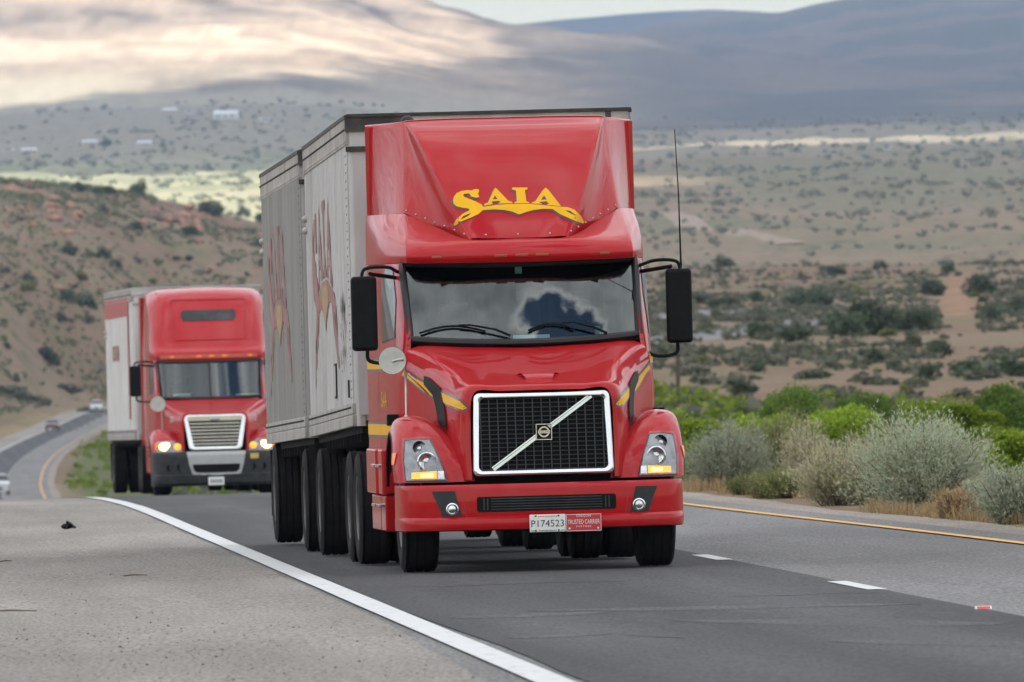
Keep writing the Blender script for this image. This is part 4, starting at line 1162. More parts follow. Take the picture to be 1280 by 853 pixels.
    mb.box(-.95, .95, 6.15, 6.35, .42, .6); mb.box(-.78, .78, 1.8, 5.6, .42, .9); mb.box(-.6, .6, 5.6, 8.2, .45, .9); mb.box(-.95, .95, 7.45, 7.65, .42, .6); mb.lathe([(-.06, .55), (.06, .55)], (0, 6.9, 1.12), 'z', 30); mb.box(-.5, .5, 6.5, 7.3, .9, 1.08)  # plain underbody boxes added to deepen the shade beneath the truck
    mb.build('frame', DARK, root)
    for x in (-.95, -.75, .75, .95):
        mb = MB()
    for s in (-1, 1):
        wheel(root, s * 1.02, 1.3, .5, .5, .31, s)
        for y in (6.25, 7.55):
            wheel(root, s * 1.115, y, .505, .505, .28, s, deep=.12); wheel(root, s * .79, y, .505, .505, .28, s)
        mb = MB(); X0, X1 = sorted((s * .68, s * 1.25)); mb.box(X0, X1, 8.25, 8.27, .3, .95); mb.build('mud_flap', RUBBER, root)
    # plates
    py0 = BB
    c = fy(0, .40, 0).y - .03
    mb = MB(); mb.box(-.150, .158, c, c + .012, .332, .482); pl = mb.build('licence_plate', PLATEW, root, bevel=.006)
    pf = lambda ox, oz: (lambda x, z, off: Vector((ox + x, c - .003, oz + z)))
    decal('plate_number', text2d('P174523', .083, 1.0), pf(.004, .402), INK, pl, 0)
    mb = MB()
    for x in np.linspace(-.075, .075, 12): mb.box(x, x + .009, c - .002, c + .002, .462, .470)
    mb.build('plate_heading', REDINK, pl)
    mb = MB()
    for x in list(np.linspace(-.135, -.11, 3)) + list(np.linspace(-.07, .07, 13)) + list(np.linspace(.115, .14, 3)): mb.box(x, x + .007, c - .002, c + .002, .340, .349)
    for x in (-.098, .098):
        mb.box(x - .008, x + .008, c - .004, c + .001, .338, .352); mb.box(x - .008, x + .008, c - .004, c + .001, .463, .476)
    mb.build('plate_small_print', INK, pl)
    mb = MB(); mb.box(.163, .462, c, c + .012, .332, .478); p2 = mb.build('carrier_plate', PLATER, root, bevel=.006)
    mb = MB()
    for x0, x1, z0, z1 in ((.163, .462, .333, .337), (.163, .462, .473, .477), (.163, .167, .333, .477), (.458, .462, .333, .477)): mb.box(x0, x1, c - .002, c + .002, z0, z1)
    for x in (.19, .435): mb.ball((x, c, .356), .009, 8, 6)
    mb.build('plate_border', PLATEW, p2)
    decal('plate_text', text2d('OREGON', .028, 1.1), pf(.312, .462), PLATEW, p2, 0)
    me = text2d('TRUSTED CARRIER', .047); me.transform(Matrix.Diagonal((.69, 1.15, 1, 1))); decal('plate_text', me, pf(.312, .410), PLATEW, p2, 0)
    decal('plate_text', text2d('PARTNER', .022, 1.5), pf(.312, .372), PLATEW, p2, 0)
    return root, th

# ------------------------------------------------------------------ pup trailers
def trailer(loc, rz, nose, L, label, alu, ribs, axle_y, drops, logo=True, scrape=False, number=None, stripe=False, name='semi_trailer', ztop=4.05, zbot=1.255, edge=None):
    root = empty(name, loc, rz, label, 'trailer', 'trailers behind the red trucks')
    root.rotation_euler = (-nose, 0, rz)
    H = 1.275
    V = [(-H, .0, zbot), (H, 0, zbot), (H, 0, ztop), (-H, 0, ztop)]
    mb = MB(); mb.box(-H + .004, H - .004, .03, L - .03, zbot + .05, ztop - .02); body = mb.build('body', alu, root)
    for s in (-1, 1):
        mb = MB(); x0, x1 = (s * H, s * (H - .02)) if s > 0 else (s * (H), s * (H - .02))
        X0, X1 = sorted((s * H, s * (H - .03)))
        # outer skin with pressed ribs
        if ribs:
            ys = []; y = .40
            prof = [(.0, 0)]
            pts = [(.02, H)]
            y = .38
            while y < L - .2:
                pts += [(y, H - .012), (y + .016, H + .013), (y + .06, H + .013), (y + .076, H - .012)]
                y += ribs
            pts.append((L - .02, H))
        else:
            pts = [(.02, H)]; y = .42
            while y < L - .2:
                pts += [(y, H), (y + .004, H + .004), (y + .05, H + .004), (y + .054, H)]; y += .30
            pts.append((L - .02, H))
        G = np.array([[(s * x, y, z) for y, x in pts] for z in (zbot + .05, ztop - .22)])
        V, F = gridmesh(G); skin = link('side_skin', mkmesh('side_skin', V, F, alu, ang=20), body)
        X0, X1 = sorted((s * (H - .03), s * (H + .012)))
        mb = MB(); mb.box(X0, X1, 0, L, ztop - .27, ztop - .03); mb.box(X0 - (.004 if s < 0 else -.004), X1 + (.004 if s > 0 else -.004), 0.002, L - .002, ztop - .245, ztop - .225)
        mb.build('top_rail', ALURAIL, body, bevel=.006)
        X0, X1 = sorted((s * (H - .03), s * (H + .020)))
        mb = MB(); mb.box(X0, X1, -.005, L, ztop - .035, ztop); mb.build('roof_edge', edge or GRIME, body)
        X0, X1 = sorted((s * (H - .03), s * (H + .016)))
        mb = MB(); mb.box(X0, X1, 0, L, zbot, zbot + .10); mb.box(X0 + .001, X1 - .004 * s if s > 0 else X1, .002, L - .002, zbot + .11, zbot + .21)
        mb.build('bottom_rail', ALURAIL, body, bevel=.006)
        mb = MB()
        for z in np.arange(zbot + .25, ztop - .3, .075):
            for y in (.06, .34): mb.box(*sorted((s * H, s * (H + .005))), y, y + .016, z, z + .016)
        for y in np.arange(.15, L, .16):
            for z in (zbot + .16, ztop - .14): mb.box(*sorted((s * H, s * (H + .021))), y, y + .03, z, z + .018)
        mb.build('rivets', GREYP, body)
        if s < 0:
            mb = MB()
            for y in (L - .12,):
                for k in range(4): mb.ball((s * (H + .01), y - .25 * (k % 2), 3.35 - .11 * (k // 2)), .035, 8, 6)
            mb.build('side_lamp', ALURAIL, body)
    # nose
    mb = MB(); mb.box(-H + .05, H - .05, -.012, .02, zbot + .1, ztop - .02); nose_p = mb.build('front_panel', alu, body)
    for s in (-1, 1):
        MB().lathe([(zbot, .06), (ztop - .02, .06)], (s * (H - .055), .05, 0), 'z', 16).build('corner_post', alu, body)
    mb = MB(); mb.box(-H + .02, H - .01, -.035, .04, ztop - .115, ztop - .02); mb.build('front_top_rail', simple('front_rail_cream', (.44, .44, .40), .6, var=.2, scale=6, dust=(.20, .19, .16), dscale=4, damt=.6), body, bevel=.008)
    mb = MB(); mb.box(-H - .015, -.72, -.045, .06, ztop - .15, ztop - .004); mb.box(-H - .012, -H + .25, -.04, .05, ztop - .33, ztop - .285); mb.box(H - .22, H - .17, -.05, .0, ztop - .11, ztop - .01); mb.box(-H, H + .01, -.06, .02, ztop - .022, ztop + .006)
    mb.build('front_grime_band', edge or GRIME, body)
    mb = MB()
    for z in np.arange(zbot + .3, ztop - .4, .075):
        for x in (-1.0, -.78, 1.0): mb.box(x, x + .016, -.016, -.010, z, z + .016)
    for x in (-H + .24, H - .24): mb.box(x - .03, x + .03, -.02, -.008, zbot + .25, ztop - .15)
    mb.build('front_rivets', GREYP, body)
    mb = MB(); mb.box(-H + .01, H - .01, .0, L, ztop - .03, ztop - .008); mb.build('roof', ALURAIL, body)
    mb = MB(); mb.box(-H + .02, H - .02, L - .03, L, zbot + .05, ztop - .03); mb.build('rear_door', alu, body)
    xf = lambda yc, zc: (lambda u, v, off: Vector((-H - (.0135 if ribs else .0045) - off, yc - u, zc + v)))
    if logo:
        sx, sz, yc, zc = .00430, .0053, 4.9, 2.80
        fd = xf(yc, zc)
        decal('side_lettering', logo2d(sx, sz), fd, FADED, body, .0015, 2)
        gold = flat2d([[((x - 645) * sx, (190 - y) * sz) for x, y in ((500, 234), (560, 222), (740, 222), (800, 234), (790, 256), (720, 272), (652, 297), (590, 272), (520, 256))]])
        decal('side_emblem', gold, fd, GOLD, body, .004, 2)
    if number:
        me = rot2d(text2d(number, .30, 1.25)); me.transform(Matrix.Diagonal((.6, 1, 1, 1)))
        decal('unit_number', me, lambda u, v, off: Vector((-H + .11 + u, -.062, 3.05 + v)), DKRED, body, 0, 2)
    if scrape:
        r = random.Random(5); mb = MB()
        for k in range(46):
            y = r.uniform(1.05, 1.75); z = r.uniform(1.72, 2.4); w = r.uniform(.02, .09); h = r.uniform(.03, .16); y -= (z - 2.0) * .35
            mb.add([(-H - .017, y, z), (-H - .017, y + w, z + h * .3), (-H - .017, y + w * .6, z + h), (-H - .017, y - w * .2, z + h * .8)], [(0, 1, 2, 3)])
        mb.build('tar_scrape', GRIME, body)
        mb = MB()
        for (y0, y1, z0, z1) in ((3.0, 3.02, 1.55, 1.85), (3.0, 3.3, 1.85, 1.87), (3.0, 3.3, 1.55, 1.57), (.65, .72, 1.52, 1.68)): mb.box(-H - .016, -H + .01, y0, y1, z0, z1)
        mb.build('placard_frame', GREYP, body)
    if stripe:
        G = flat2d([[(-L + .1, 3.62), (-1.6, 3.62), (-1.6, 1.55), (-1.2, 1.55), (-1.2, 3.98), (-1.4, 3.98), (-L + .1, 3.98)]])
        decal('red_stripe', G, lambda u, v, off: Vector((-H - .015, -u, v)), simple('stripe_print', (.42, .09, .08), .5, var=.15, scale=4), body, 0, 3)
        decal('side_lettering', flat2d([[(-6.2, 2.75), (-4.4, 2.75), (-4.4, 3.05), (-6.2, 3.05)], [(-5.9, 2.82), (-5.5, 2.82), (-5.5, 2.98), (-5.9, 2.98)]]), lambda u, v, off: Vector((-H - .015, -u, v)), FADED, body, 0, 3)
    # underside
    mb = MB()
    mb.box(-1.2, 1.2, .05, L - .05, zbot - .06, zbot + .02); mb.tube([(-.3, axle_y - 1.6, zbot - .3), (-.3, axle_y - .8, zbot - .3)], .14, 12); mb.tube([(.35, axle_y - 1.5, zbot - .28), (.35, axle_y - .8, zbot - .28)], .12, 12)
    for y in np.arange(.4, L, .55): mb.box(-1.2, 1.2, y, y + .06, zbot - .14, zbot - .05)
    for s in (-.45, .45): mb.box(s - .05, s + .05, axle_y - 1.2, min(L, axle_y + 1.2), zbot - .38, zbot - .1)
    mb.build('underframe', DARK, root)
    for k, ay in enumerate(axle_y if isinstance(axle_y, (list, tuple)) else [axle_y]):
        zz = .51 + drops
        mb = MB(); mb.box(-.9, .9, ay - .07, ay + .07, zz - .07, zz + .07); mb.build('axle', DARK, root)
        for s in (-1, 1):
            wheel(root, s * 1.135, ay, zz, .51, .28, s, deep=.12); wheel(root, s * .81, ay, zz, .51, .28, s)
    mb = MB()
    for s in (-1, 1):
        mb.box(s * .82 - .06, s * .82 + .06, 2.25, 2.37, .42 + drops, zbot); mb.box(s * .82 - .12, s * .82 + .12, 2.2, 2.42, .40 + drops, .43 + drops)
    mb.build('landing_gear', GRIME, root)
    for s in (-1, 1):
        X0, X1 = sorted((s * .66, s * 1.27)); mb = MB(); mb.box(X0, X1, axle_y + .75, axle_y + .765, .28 + drops, zbot - .06); mb.build('mud_flap', RUBBER, root)
    mb = MB(); mb.box(-1.1, 1.1, L - .12, L - .02, .5 + drops, .6 + drops)
    for s in (-.7, .7): mb.box(s - .05, s + .05, L - .12, L - .02, .6 + drops, zbot)
    mb.build('rear_guard', GRIME, root)
    mb = MB()
    for s in (-1, 1): mb.box(s * H - .012, s * H + .012, L - .09, L - .03, zbot + .12, zbot + .17)
    mb.build('rear_marker', TAIL, root)
    return root

lead, th1 = lead_tractor()
R1 = Matrix.Rotation(th1, 4, 'Z')
p1 = Vector(lead.location) + R1 @ Vector((0, 5.95, 0))
thA = .0605
pu = trailer((p1.x, p1.y, float(zroad(p1.y)) + .01), thA, .0165, 8.65, 'first grimy white pup trailer with faded red lettering hitched to the nearest red truck', ALU, 0, 7.35, .115, scrape=True)
pA = p1 + Matrix.Rotation(thA, 4, 'Z') @ Vector((0, 8.65 + .95, 0))
trailer((pA.x, pA.y, float(zroad(pA.y)) - .125), thA + .002, .0125, 8.65, 'second greyer ribbed pup trailer at the tail of the nearest truck train', ALU2, .20, 7.5, .235, number='27025')
def dolly():
    d = p1 + Matrix.Rotation(thA, 4, 'Z') @ Vector((0, 10.6, 0))
    root = empty('converter_dolly', (d.x, d.y, float(zroad(d.y)) + .01), thA, 'dark two wheeled converter dolly coupling the first trailer to the second', 'dolly')
    mb = MB(); mb.box(-.45, .45, -.35, .9, .62, .8); mb.tube([(-.35, -.3, .7), (0, -1.75, .68)], .05, 8); mb.tube([(.35, -.3, .7), (0, -1.75, .68)], .05, 8); mb.build('drawbar', DARK, root)
    mb = MB(); mb.lathe([(-.05, .5), (.05, .5)], (0, .4, .95), 'z', 28); mb.box(-.4, .4, .1, .7, .8, .92); mb.build('fifth_wheel', DARK, root)
    mb = MB(); mb.box(-.9, .9, .33, .47, .43, .57); mb.build('axle', DARK, root)
    for s in (-1, 1):
        wheel(root, s * 1.115, .4, .505, .505, .28, s, deep=.12); wheel(root, s * .79, .4, .505, .505, .28, s)
        mb = MB(); X0, X1 = sorted((s * .68, s * 1.25)); mb.box(X0, X1, 1.12, 1.135, .3, 1.0); mb.build('mud_flap', RUBBER, root)
dolly()

# ------------------------------------------------------------------ the following tractor
def following_tractor():
    th = .06
    root = empty('semi_truck', (-5.79, 256.0, float(zroad(258)) + .01), th,
                 'red sleeper semi truck with lit headlights following farther back at the left', 'truck', 'red semi trucks on the highway')
    half = [
        [(0, .27, 1.585), (.35, .28, 1.58), (.56, .31, 1.55), (.605, .33, 1.2), (.60, .30, .80)],
        [(0, .33, 1.625), (.37, .34, 1.62), (.62, .37, 1.585), (.66, .40, 1.2), (.66, .40, .80)],
        [(0, .7, 1.67), (.4, .7, 1.665), (.70, .74, 1.60), (.76, .78, 1.25), (.76, .78, .8)],
        [(0, 1.3, 1.75), (.48, 1.3, 1.745), (.84, 1.32, 1.69), (.90, 1.36, 1.35), (.90, 1.36, .8)],
        [(0, 2.0, 1.87), (.58, 2.02, 1.865), (1.02, 2.06, 1.82), (1.08, 2.1, 1.5), (1.08, 2.1, .8)]]
    hood = loft('hood', sym(half), RED2, root, 5, 5, ang=45)
    mb = MB(); mb.box(-.68, .68, .55, 2, .45, 1.4); mb.build('engine_bay', DARK, root)
    fr = [[(.60, .34, .83), (.85, .36, .83), (1.05, .44, .83), (1.20, .62, .83), (1.24, .80, .83)],
          [(.62, .38, .95), (.85, .42, 1.04), (1.05, .52, 1.06), (1.20, .70, 1.03), (1.245, .86, .97)],
          [(.66, .60, 1.05), (.86, .68, 1.19), (1.04, .76, 1.22), (1.18, .88, 1.18), (1.245, 1.0, 1.08)],
          [(.72, 1.1, 1.10), (.9, 1.14, 1.27), (1.05, 1.18, 1.30), (1.17, 1.2, 1.26), (1.245, 1.22, 1.15)],
          [(.76, 1.6, 1.08), (.92, 1.62, 1.2), (1.05, 1.64, 1.22), (1.17, 1.64, 1.18), (1.24, 1.62, 1.06)],
          [(.80, 1.95, .8), (.95, 1.97, .85), (1.05, 1.98, .86), (1.17, 1.97, .83), (1.235, 1.95, .75)]]
    fl = {s: loft('fender', fr, RED2, root, 4, 4, ang=60, mirror=(s < 0)) for s in (1, -1)}
    # bumper of dark plastic with a silver centre
    def brow(z, o):
        return [(0, .0 + o, z), (.5, .02 + o, z), (.85, .12 + o, z), (1.1, .30 + o, z), (1.22, .55 + o * .5, z), (1.24, .95, z)]
    bump = loft('bumper', sym([brow(.86, .08), brow(.855, .02), brow(.80, 0), brow(.62, .0), brow(.42, .01), brow(.40, -.02), brow(.25, .0), brow(.20, .06), brow(.19, .2)]), GREYP, root, 2, 5, su=(1, 2, 3, 4, 5, 6, 7), ang=32)
    fy = axis_caster(bvh_of(bump), 'y', 1)
    ctr = decal('bumper_centre', flat2d([[(-.57, .85), (.57, .85), (.53, .62), (.47, .42), (.40, .40), (-.40, .40), (-.47, .42), (-.53, .62)]]), fy, SILVERP, bump, .012)
    decal('bumper_intake', flat2d([[(-.46, .61), (.46, .61), (.44, .50), (.38, .45), (-.38, .45), (-.44, .50)]]), fy, BLACK, ctr, .018)
    for s in (-1, 1):
        for x in (.70, .90):
            c = fy(s * x, .55, 0); mb = MB(); mb.lathe([(.02, .075), (-.006, .073), (.002, .06), (.006, 0)], (c.x, c.y, c.z), 'y', 20); mb.build('fog_lamp', BLACK, bump)
    decal('toll_tag', flat2d([[(.66, .80), (.82, .80), (.82, .70), (.66, .70)]]), fy, simple('tag_yellow', (.55, .42, .10), .5, var=.1), bump, .01)
    c = fy(0, .30, 0).y - .05
    mb = MB(); mb.box(-.17, .14, c, c + .012, .20, .36); pl = mb.build('licence_plate', PLATEW, root, bevel=.006)
    mb = MB()
    for x in np.linspace(-.12, .08, 6): mb.box(x, x + .022, c - .002, c + .002, .245, .31)
    mb.build('plate_marks', INK, pl)
    # grille
    rings = []
    def ring(o, n=6):
        pts = []; r = .09 - o * .4
        for cx, cz, a0 in ((.60 - r - o, 1.575 - r - o, 0), (-.60 + r + o, 1.575 - r - o, 90), (-.52 + r + o, .86 + r + o, 180), (.52 - r - o, .86 + r + o, 270)):
            for k in range(n):
                a = math.radians(a0 + 90.0 * k / (n - 1)); pts.append((cx + r * math.cos(a), cz + r * math.sin(a)))
        return pts
    gy = lambda z: .22 + .08 * (z - .86) / .7
    rings = [[(x, gy(z) + dy, z) for x, z in ring(o)] for o, dy in ((0, .05), (.005, -.02), (.03, -.035), (.085, -.02), (.09, .05))]
    mb = MB(); n = len(rings[0]); V = [p for r in rings for p in r]
    mb.add(V, [(i * n + j, i * n + (j + 1) % n, (i + 1) * n + (j + 1) % n, (i + 1) * n + j) for i in range(len(rings) - 1) for j in range(n)])
    mb.box(-.55, .55, gy(1.5) - .03, gy(1.5) + .04, 1.45, 1.54)
    gr = mb.build('grille', CHROME, root, ang=50)
    mb = MB(); P = ring(.07); mb.add([(x, gy(z) + .07, z) for x, z in P], [tuple(range(n))]); mb.build('grille_backing', BLACK, gr)
    mb = MB()
    for k in range(8):
        z = .935 + k * .066; hw = .45 + .05 * (z - .9) / .6
        mb.box(-hw, hw, gy(z) - .005, gy(z) + .02, z - .016, z + .014)
    mb.build('grille_bars', CHROME, gr, bevel=.004)
    mb = MB(); mb.ball((0, gy(1.5) - .03, 1.482), .12, 20, 8, (1, .12, .28)); mb.build('badge', SILVERP, gr)
    mb = MB(); mb.box(-.52, .52, .33, .38, .78, .875); mb.build('grille_sill', BLACK, root)
    # lamps
    for s in (-1, 1):
        fc = axis_caster(bvh_of(fl[s], hood), 'y', 1)
        hl = decal('headlight', flat2d([[(s * .66, 1.05), (s * .9, 1.08), (s * 1.13, 1.06), (s * 1.16, .86), (s * .9, .85), (s * .66, .86)]]), fc, LAMPBEZ, root, .01, .06)
        c = fc(s * .97, .965, 0); mb = MB(); mb.ball((c.x, c.y - .01, c.z), .10, 18, 10, (1.25, .35, .8)); mb.build('lamp_bulb', HEAD_ON, hl)
        c = fc(s * .735, .955, 0); mb = MB(); mb.ball((c.x, c.y - .01, c.z), .07, 16, 10, (1, .35, 1)); mb.build('turn_signal', AMBER_ON, hl)
        c = fc(s * 1.13, .97, 0)
        if c: mb = MB(); mb.box(*sorted((s * 1.11, s * 1.17)), c.y - .03, c.y + .05, .90, 1.04); mb.build('side_marker', AMBER_SOFT, hl)
    # cab
    srows = [[(1.04, 2.05, .95), (1.10, 2.2, .95), (1.15, 2.8, .95), (1.20, 3.8, .95), (1.21, 6.2, .95)],
             [(1.03, 2.05, 1.5), (1.09, 2.2, 1.5), (1.15, 2.8, 1.5), (1.2, 3.8, 1.5), (1.21, 6.2, 1.5)],
             [(1.0, 2.15, 1.95), (1.06, 2.3, 1.95), (1.13, 2.8, 1.95), (1.19, 3.8, 1.95), (1.21, 6.2, 1.95)],
             [(1.02, 2.7, 2.65), (1.05, 2.8, 2.65), (1.10, 3.1, 2.65), (1.18, 3.8, 2.65), (1.2, 6.2, 2.65)]]
    for s in (1, -1):
        cs = loft('cab_side', srows, RED2, root, 4, 4, ang=60, mirror=(s < 0)); sc = axis_caster(bvh_of(cs), 'x', s)
        decal('door_window', flat2d([[(2.6, 2.0), (3.4, 1.98), (3.4, 2.58), (2.95, 2.58)]]), sc, TINT, cs, .006)
    mb = MB(); mb.box(-1.19, 1.19, 6.14, 6.2, .95, 3.9); mb.build('cab_back', RED2, root)
    wr = [[(0, 2.0, 1.885), (.5, 2.03, 1.89), (.87, 2.12, 1.90), (1.0, 2.2, 1.91)], [(0, 2.52, 2.60), (.5, 2.55, 2.60), (.89, 2.65, 2.61), (1.02, 2.73, 2.62)]]
    wG = loftgrid(sym(wr), 8, 6); V, F = gridmesh(wG); ws = link('windshield', mkmesh('windshield', V, F, GLASS), root)
    edge = [tuple(p) for p in wG[0]] + [tuple(p) for p in wG[1:, -1]] + [tuple(p) for p in wG[-1, ::-1][1:]] + [tuple(p) for p in wG[::-1, 0][1:-1]]
    mb = MB(); mb.tube(edge, .035, 8, closed=True); mb.tube([tuple(p + np.array([0, -.01, 0])) for p in wG[:, wG.shape[1] // 2]], .018, 6); mb.build('window_seal', SEAL, ws)
    mb = MB(); mb.box(-.98, .98, 2.3, 2.9, 1.5, 1.84); mb.build('dashboard', INT, root, bevel=.05)
    V, F = gridmesh(np.array([[(x, 3.5 + .05 * math.sin(x * 20), z) for x in np.linspace(-1.12, 1.12, 70)] for z in np.linspace(1.0, 2.66, 5)])); link('curtain', mkmesh('curtain', V, F, CURT), root)
    for x in (-.52, .52):
        mb = MB(); mb.box(x - .25, x + .25, 3.25, 3.42, 1.42, 2.12); mb.box(x - .15, x + .15, 3.25, 3.36, 2.13, 2.32); mb.build('seat', INT, root, bevel=.05)
    mb = MB(); mb.add([(-.72, 2.28, 1.85), (-.38, 2.28, 1.85), (-.38, 2.36, 1.98), (-.72, 2.36, 1.98)], [(0, 1, 2, 3)]); mb.add([(.5, 2.3, 1.85), (.95, 2.36, 1.85), (.95, 2.42, 1.95), (.5, 2.38, 1.95)], [(0, 1, 2, 3)]); mb.build('dash_papers', PAPER, root)
    mb = MB(); mb.box(-.22, -.10, 2.3, 2.42, 1.84, 1.95); mb.build('blue_cup', simple('blue_cup', (.05, .16, .45), .4, var=.1), root, bevel=.015)
    mb = MB(); mb.tube([(x, 2.12 + .08 * x * x, 1.915 + (.03 if abs(x) < .7 else 0)) for x in np.linspace(-.95, -.1, 6)], .012, 6); mb.tube([(x, 2.12 + .08 * x * x, 1.92) for x in np.linspace(.05, .9, 6)], .012, 6); mb.build('wiper', BLACK, root)
    # sleeper roof
    cap = [
        [(0, 2.64, 2.60), (.5, 2.67, 2.60), (.92, 2.80, 2.61), (1.06, 2.95, 2.62), (1.15, 3.6, 2.62), (1.205, 6.2, 2.62)],
        [(0, 2.50, 2.63), (.5, 2.53, 2.63), (.95, 2.68, 2.64), (1.08, 2.90, 2.65), (1.16, 3.6, 2.65), (1.208, 6.2, 2.65)],
        [(0, 2.52, 2.78), (.5, 2.55, 2.78), (.95, 2.70, 2.79), (1.09, 2.92, 2.80), (1.17, 3.6, 2.8), (1.21, 6.2, 2.8)],
        [(0, 2.70, 2.90), (.5, 2.73, 2.90), (.90, 2.88, 2.92), (1.09, 3.1, 2.94), (1.16, 3.7, 2.95), (1.205, 6.2, 2.95)],
        [(0, 3.05, 3.30), (.5, 3.08, 3.30), (.88, 3.18, 3.30), (1.08, 3.40, 3.30), (1.14, 3.9, 3.3), (1.195, 6.2, 3.3)],
        [(0, 3.45, 3.72), (.5, 3.48, 3.72), (.88, 3.58, 3.70), (1.07, 3.8, 3.68), (1.14, 4.2, 3.68), (1.185, 6.2, 3.68)],
        [(0, 3.85, 3.97), (.5, 3.88, 3.96), (.87, 3.96, 3.93), (1.04, 4.15, 3.87), (1.12, 4.5, 3.85), (1.165, 6.2, 3.87)],
        [(0, 4.6, 4.06), (.5, 4.6, 4.05), (.86, 4.7, 4.03), (1.02, 4.8, 3.99), (1.10, 5.0, 3.95), (1.13, 6.2, 3.95)],
        [(0, 6.2, 4.05), (.5, 6.2, 4.04), (.86, 6.2, 4.03), (1.02, 6.2, 4.0), (1.09, 6.2, 3.97), (1.12, 6.2, 3.96)]]
    rc = loft('sleeper_roof', sym(cap), RED2, root, 4, 5, ang=45); fc = axis_caster(bvh_of(rc), 'y', 1)
    decal('roof_window', flat2d([[(-.50 + .05, 3.40), (.57 - .05, 3.40), (.57, 3.45), (.57, 3.56), (.53, 3.61), (-.46, 3.61), (-.50, 3.56), (-.50, 3.45)]]), fc, TINT, rc, .012, .08)
    panel = decal('roof_panel', flat2d([[(-.62, 3.02), (.70, 3.02), (.76, 3.10), (.80, 3.78), (.76, 3.84), (-.68, 3.84), (-.72, 3.78), (-.68, 3.10)], [(-.60, 3.05), (.68, 3.05), (.73, 3.11), (.77, 3.77), (.74, 3.81), (-.66, 3.81), (-.69, 3.77), (-.65, 3.11)]]), fc, RED2, rc, .014, .08)
    decal('marker_strip', flat2d([[(-.95, 2.665), (.95, 2.665), (.95, 2.735), (-.95, 2.735)]]), fc, simple('marker_strip', (.42, .06, .02), .4, 0, .5, var=.2, scale=8), rc, .006, .08)
    for x in (-.72, -.2, .05, .30, .80):
        c = fc(x, 2.70, 0); mb = MB(); mb.ball((c.x, c.y - .005, c.z), .045, 12, 8, (1.3, .5, .6)); mb.build('marker_lamp', AMBER_SOFT, rc)
    for s in (-1, 1):
        mirror_set(root, s, s * 1.45, 2.6, 1.95, 2.55, (s * 1.06, 2.8, s * 1.07))
        sc = axis_caster(bvh_of(hood), 'x', s)
    fender_mirror(root, -1.06, 1.5, 1.80, (-.98, 1.6, 1.25), .15)
    for s in (-1, 1):
        me = text2d('276', .16); me.transform(Matrix.Translation((1.0, 1.48, 0)) @ Matrix.Diagonal((s * 1.0, 1, 1, 1)))
        decal('hood_number', me, axis_caster(bvh_of(hood), 'x', s), PAPER, hood, .008, .2)
        mb = MB(); X0, X1 = sorted((s * 1.0, s * 1.22)); mb.box(X0, X1, 2.2, 4.8, .4, .95); mb.build('side_tank', STEEL if s > 0 else RED2, root, bevel=.06, seg=3)
        mb = MB(); X0, X1 = sorted((s * 1.19, s * 1.225)); mb.box(X0, X1, 5.9, 6.9, 1.0, 3.9); mb.build('side_extender', PAPER if s > 0 else RED2, root)
        wheel(root, s * 1.03, 1.3, .5, .5, .32, s)
        for y in (6.6, 7.95):
            wheel(root, s * 1.115, y, .505, .505, .28, s, deep=.12); wheel(root, s * .79, y, .505, .505, .28, s)
    mb = MB()
    for s in (-.42, .42): mb.box(s - .05, s + .05, .5, 8.6, .6, .92)
    mb.box(-.9, .9, 1.22, 1.36, .38, .5); mb.box(-.78, .78, 1.8, 6.0, .42, .9); mb.box(-.95, .95, 6.5, 6.7, .42, .6); mb.box(-.95, .95, 7.85, 8.05, .42, .6); mb.box(-.4, .4, .8, 2.4, .33, .7)  # wide box between the axles added to darken the underside
    mb.build('frame', DARK, root)
    return root
tail = following_tractor()
p2 = Vector(tail.location) + Matrix.Rotation(.06, 4, 'Z') @ Vector((.0, 7.2, 0))
trailer((p2.x - .05, p2.y, float(zroad(p2.y)) + .01), .095, .006, 8.6, 'white trailer with a red stripe behind the farther red truck', WHITEP, 0, 7.3, .05, logo=False, stripe=True, ztop=4.16, zbot=1.13, edge=ALU)

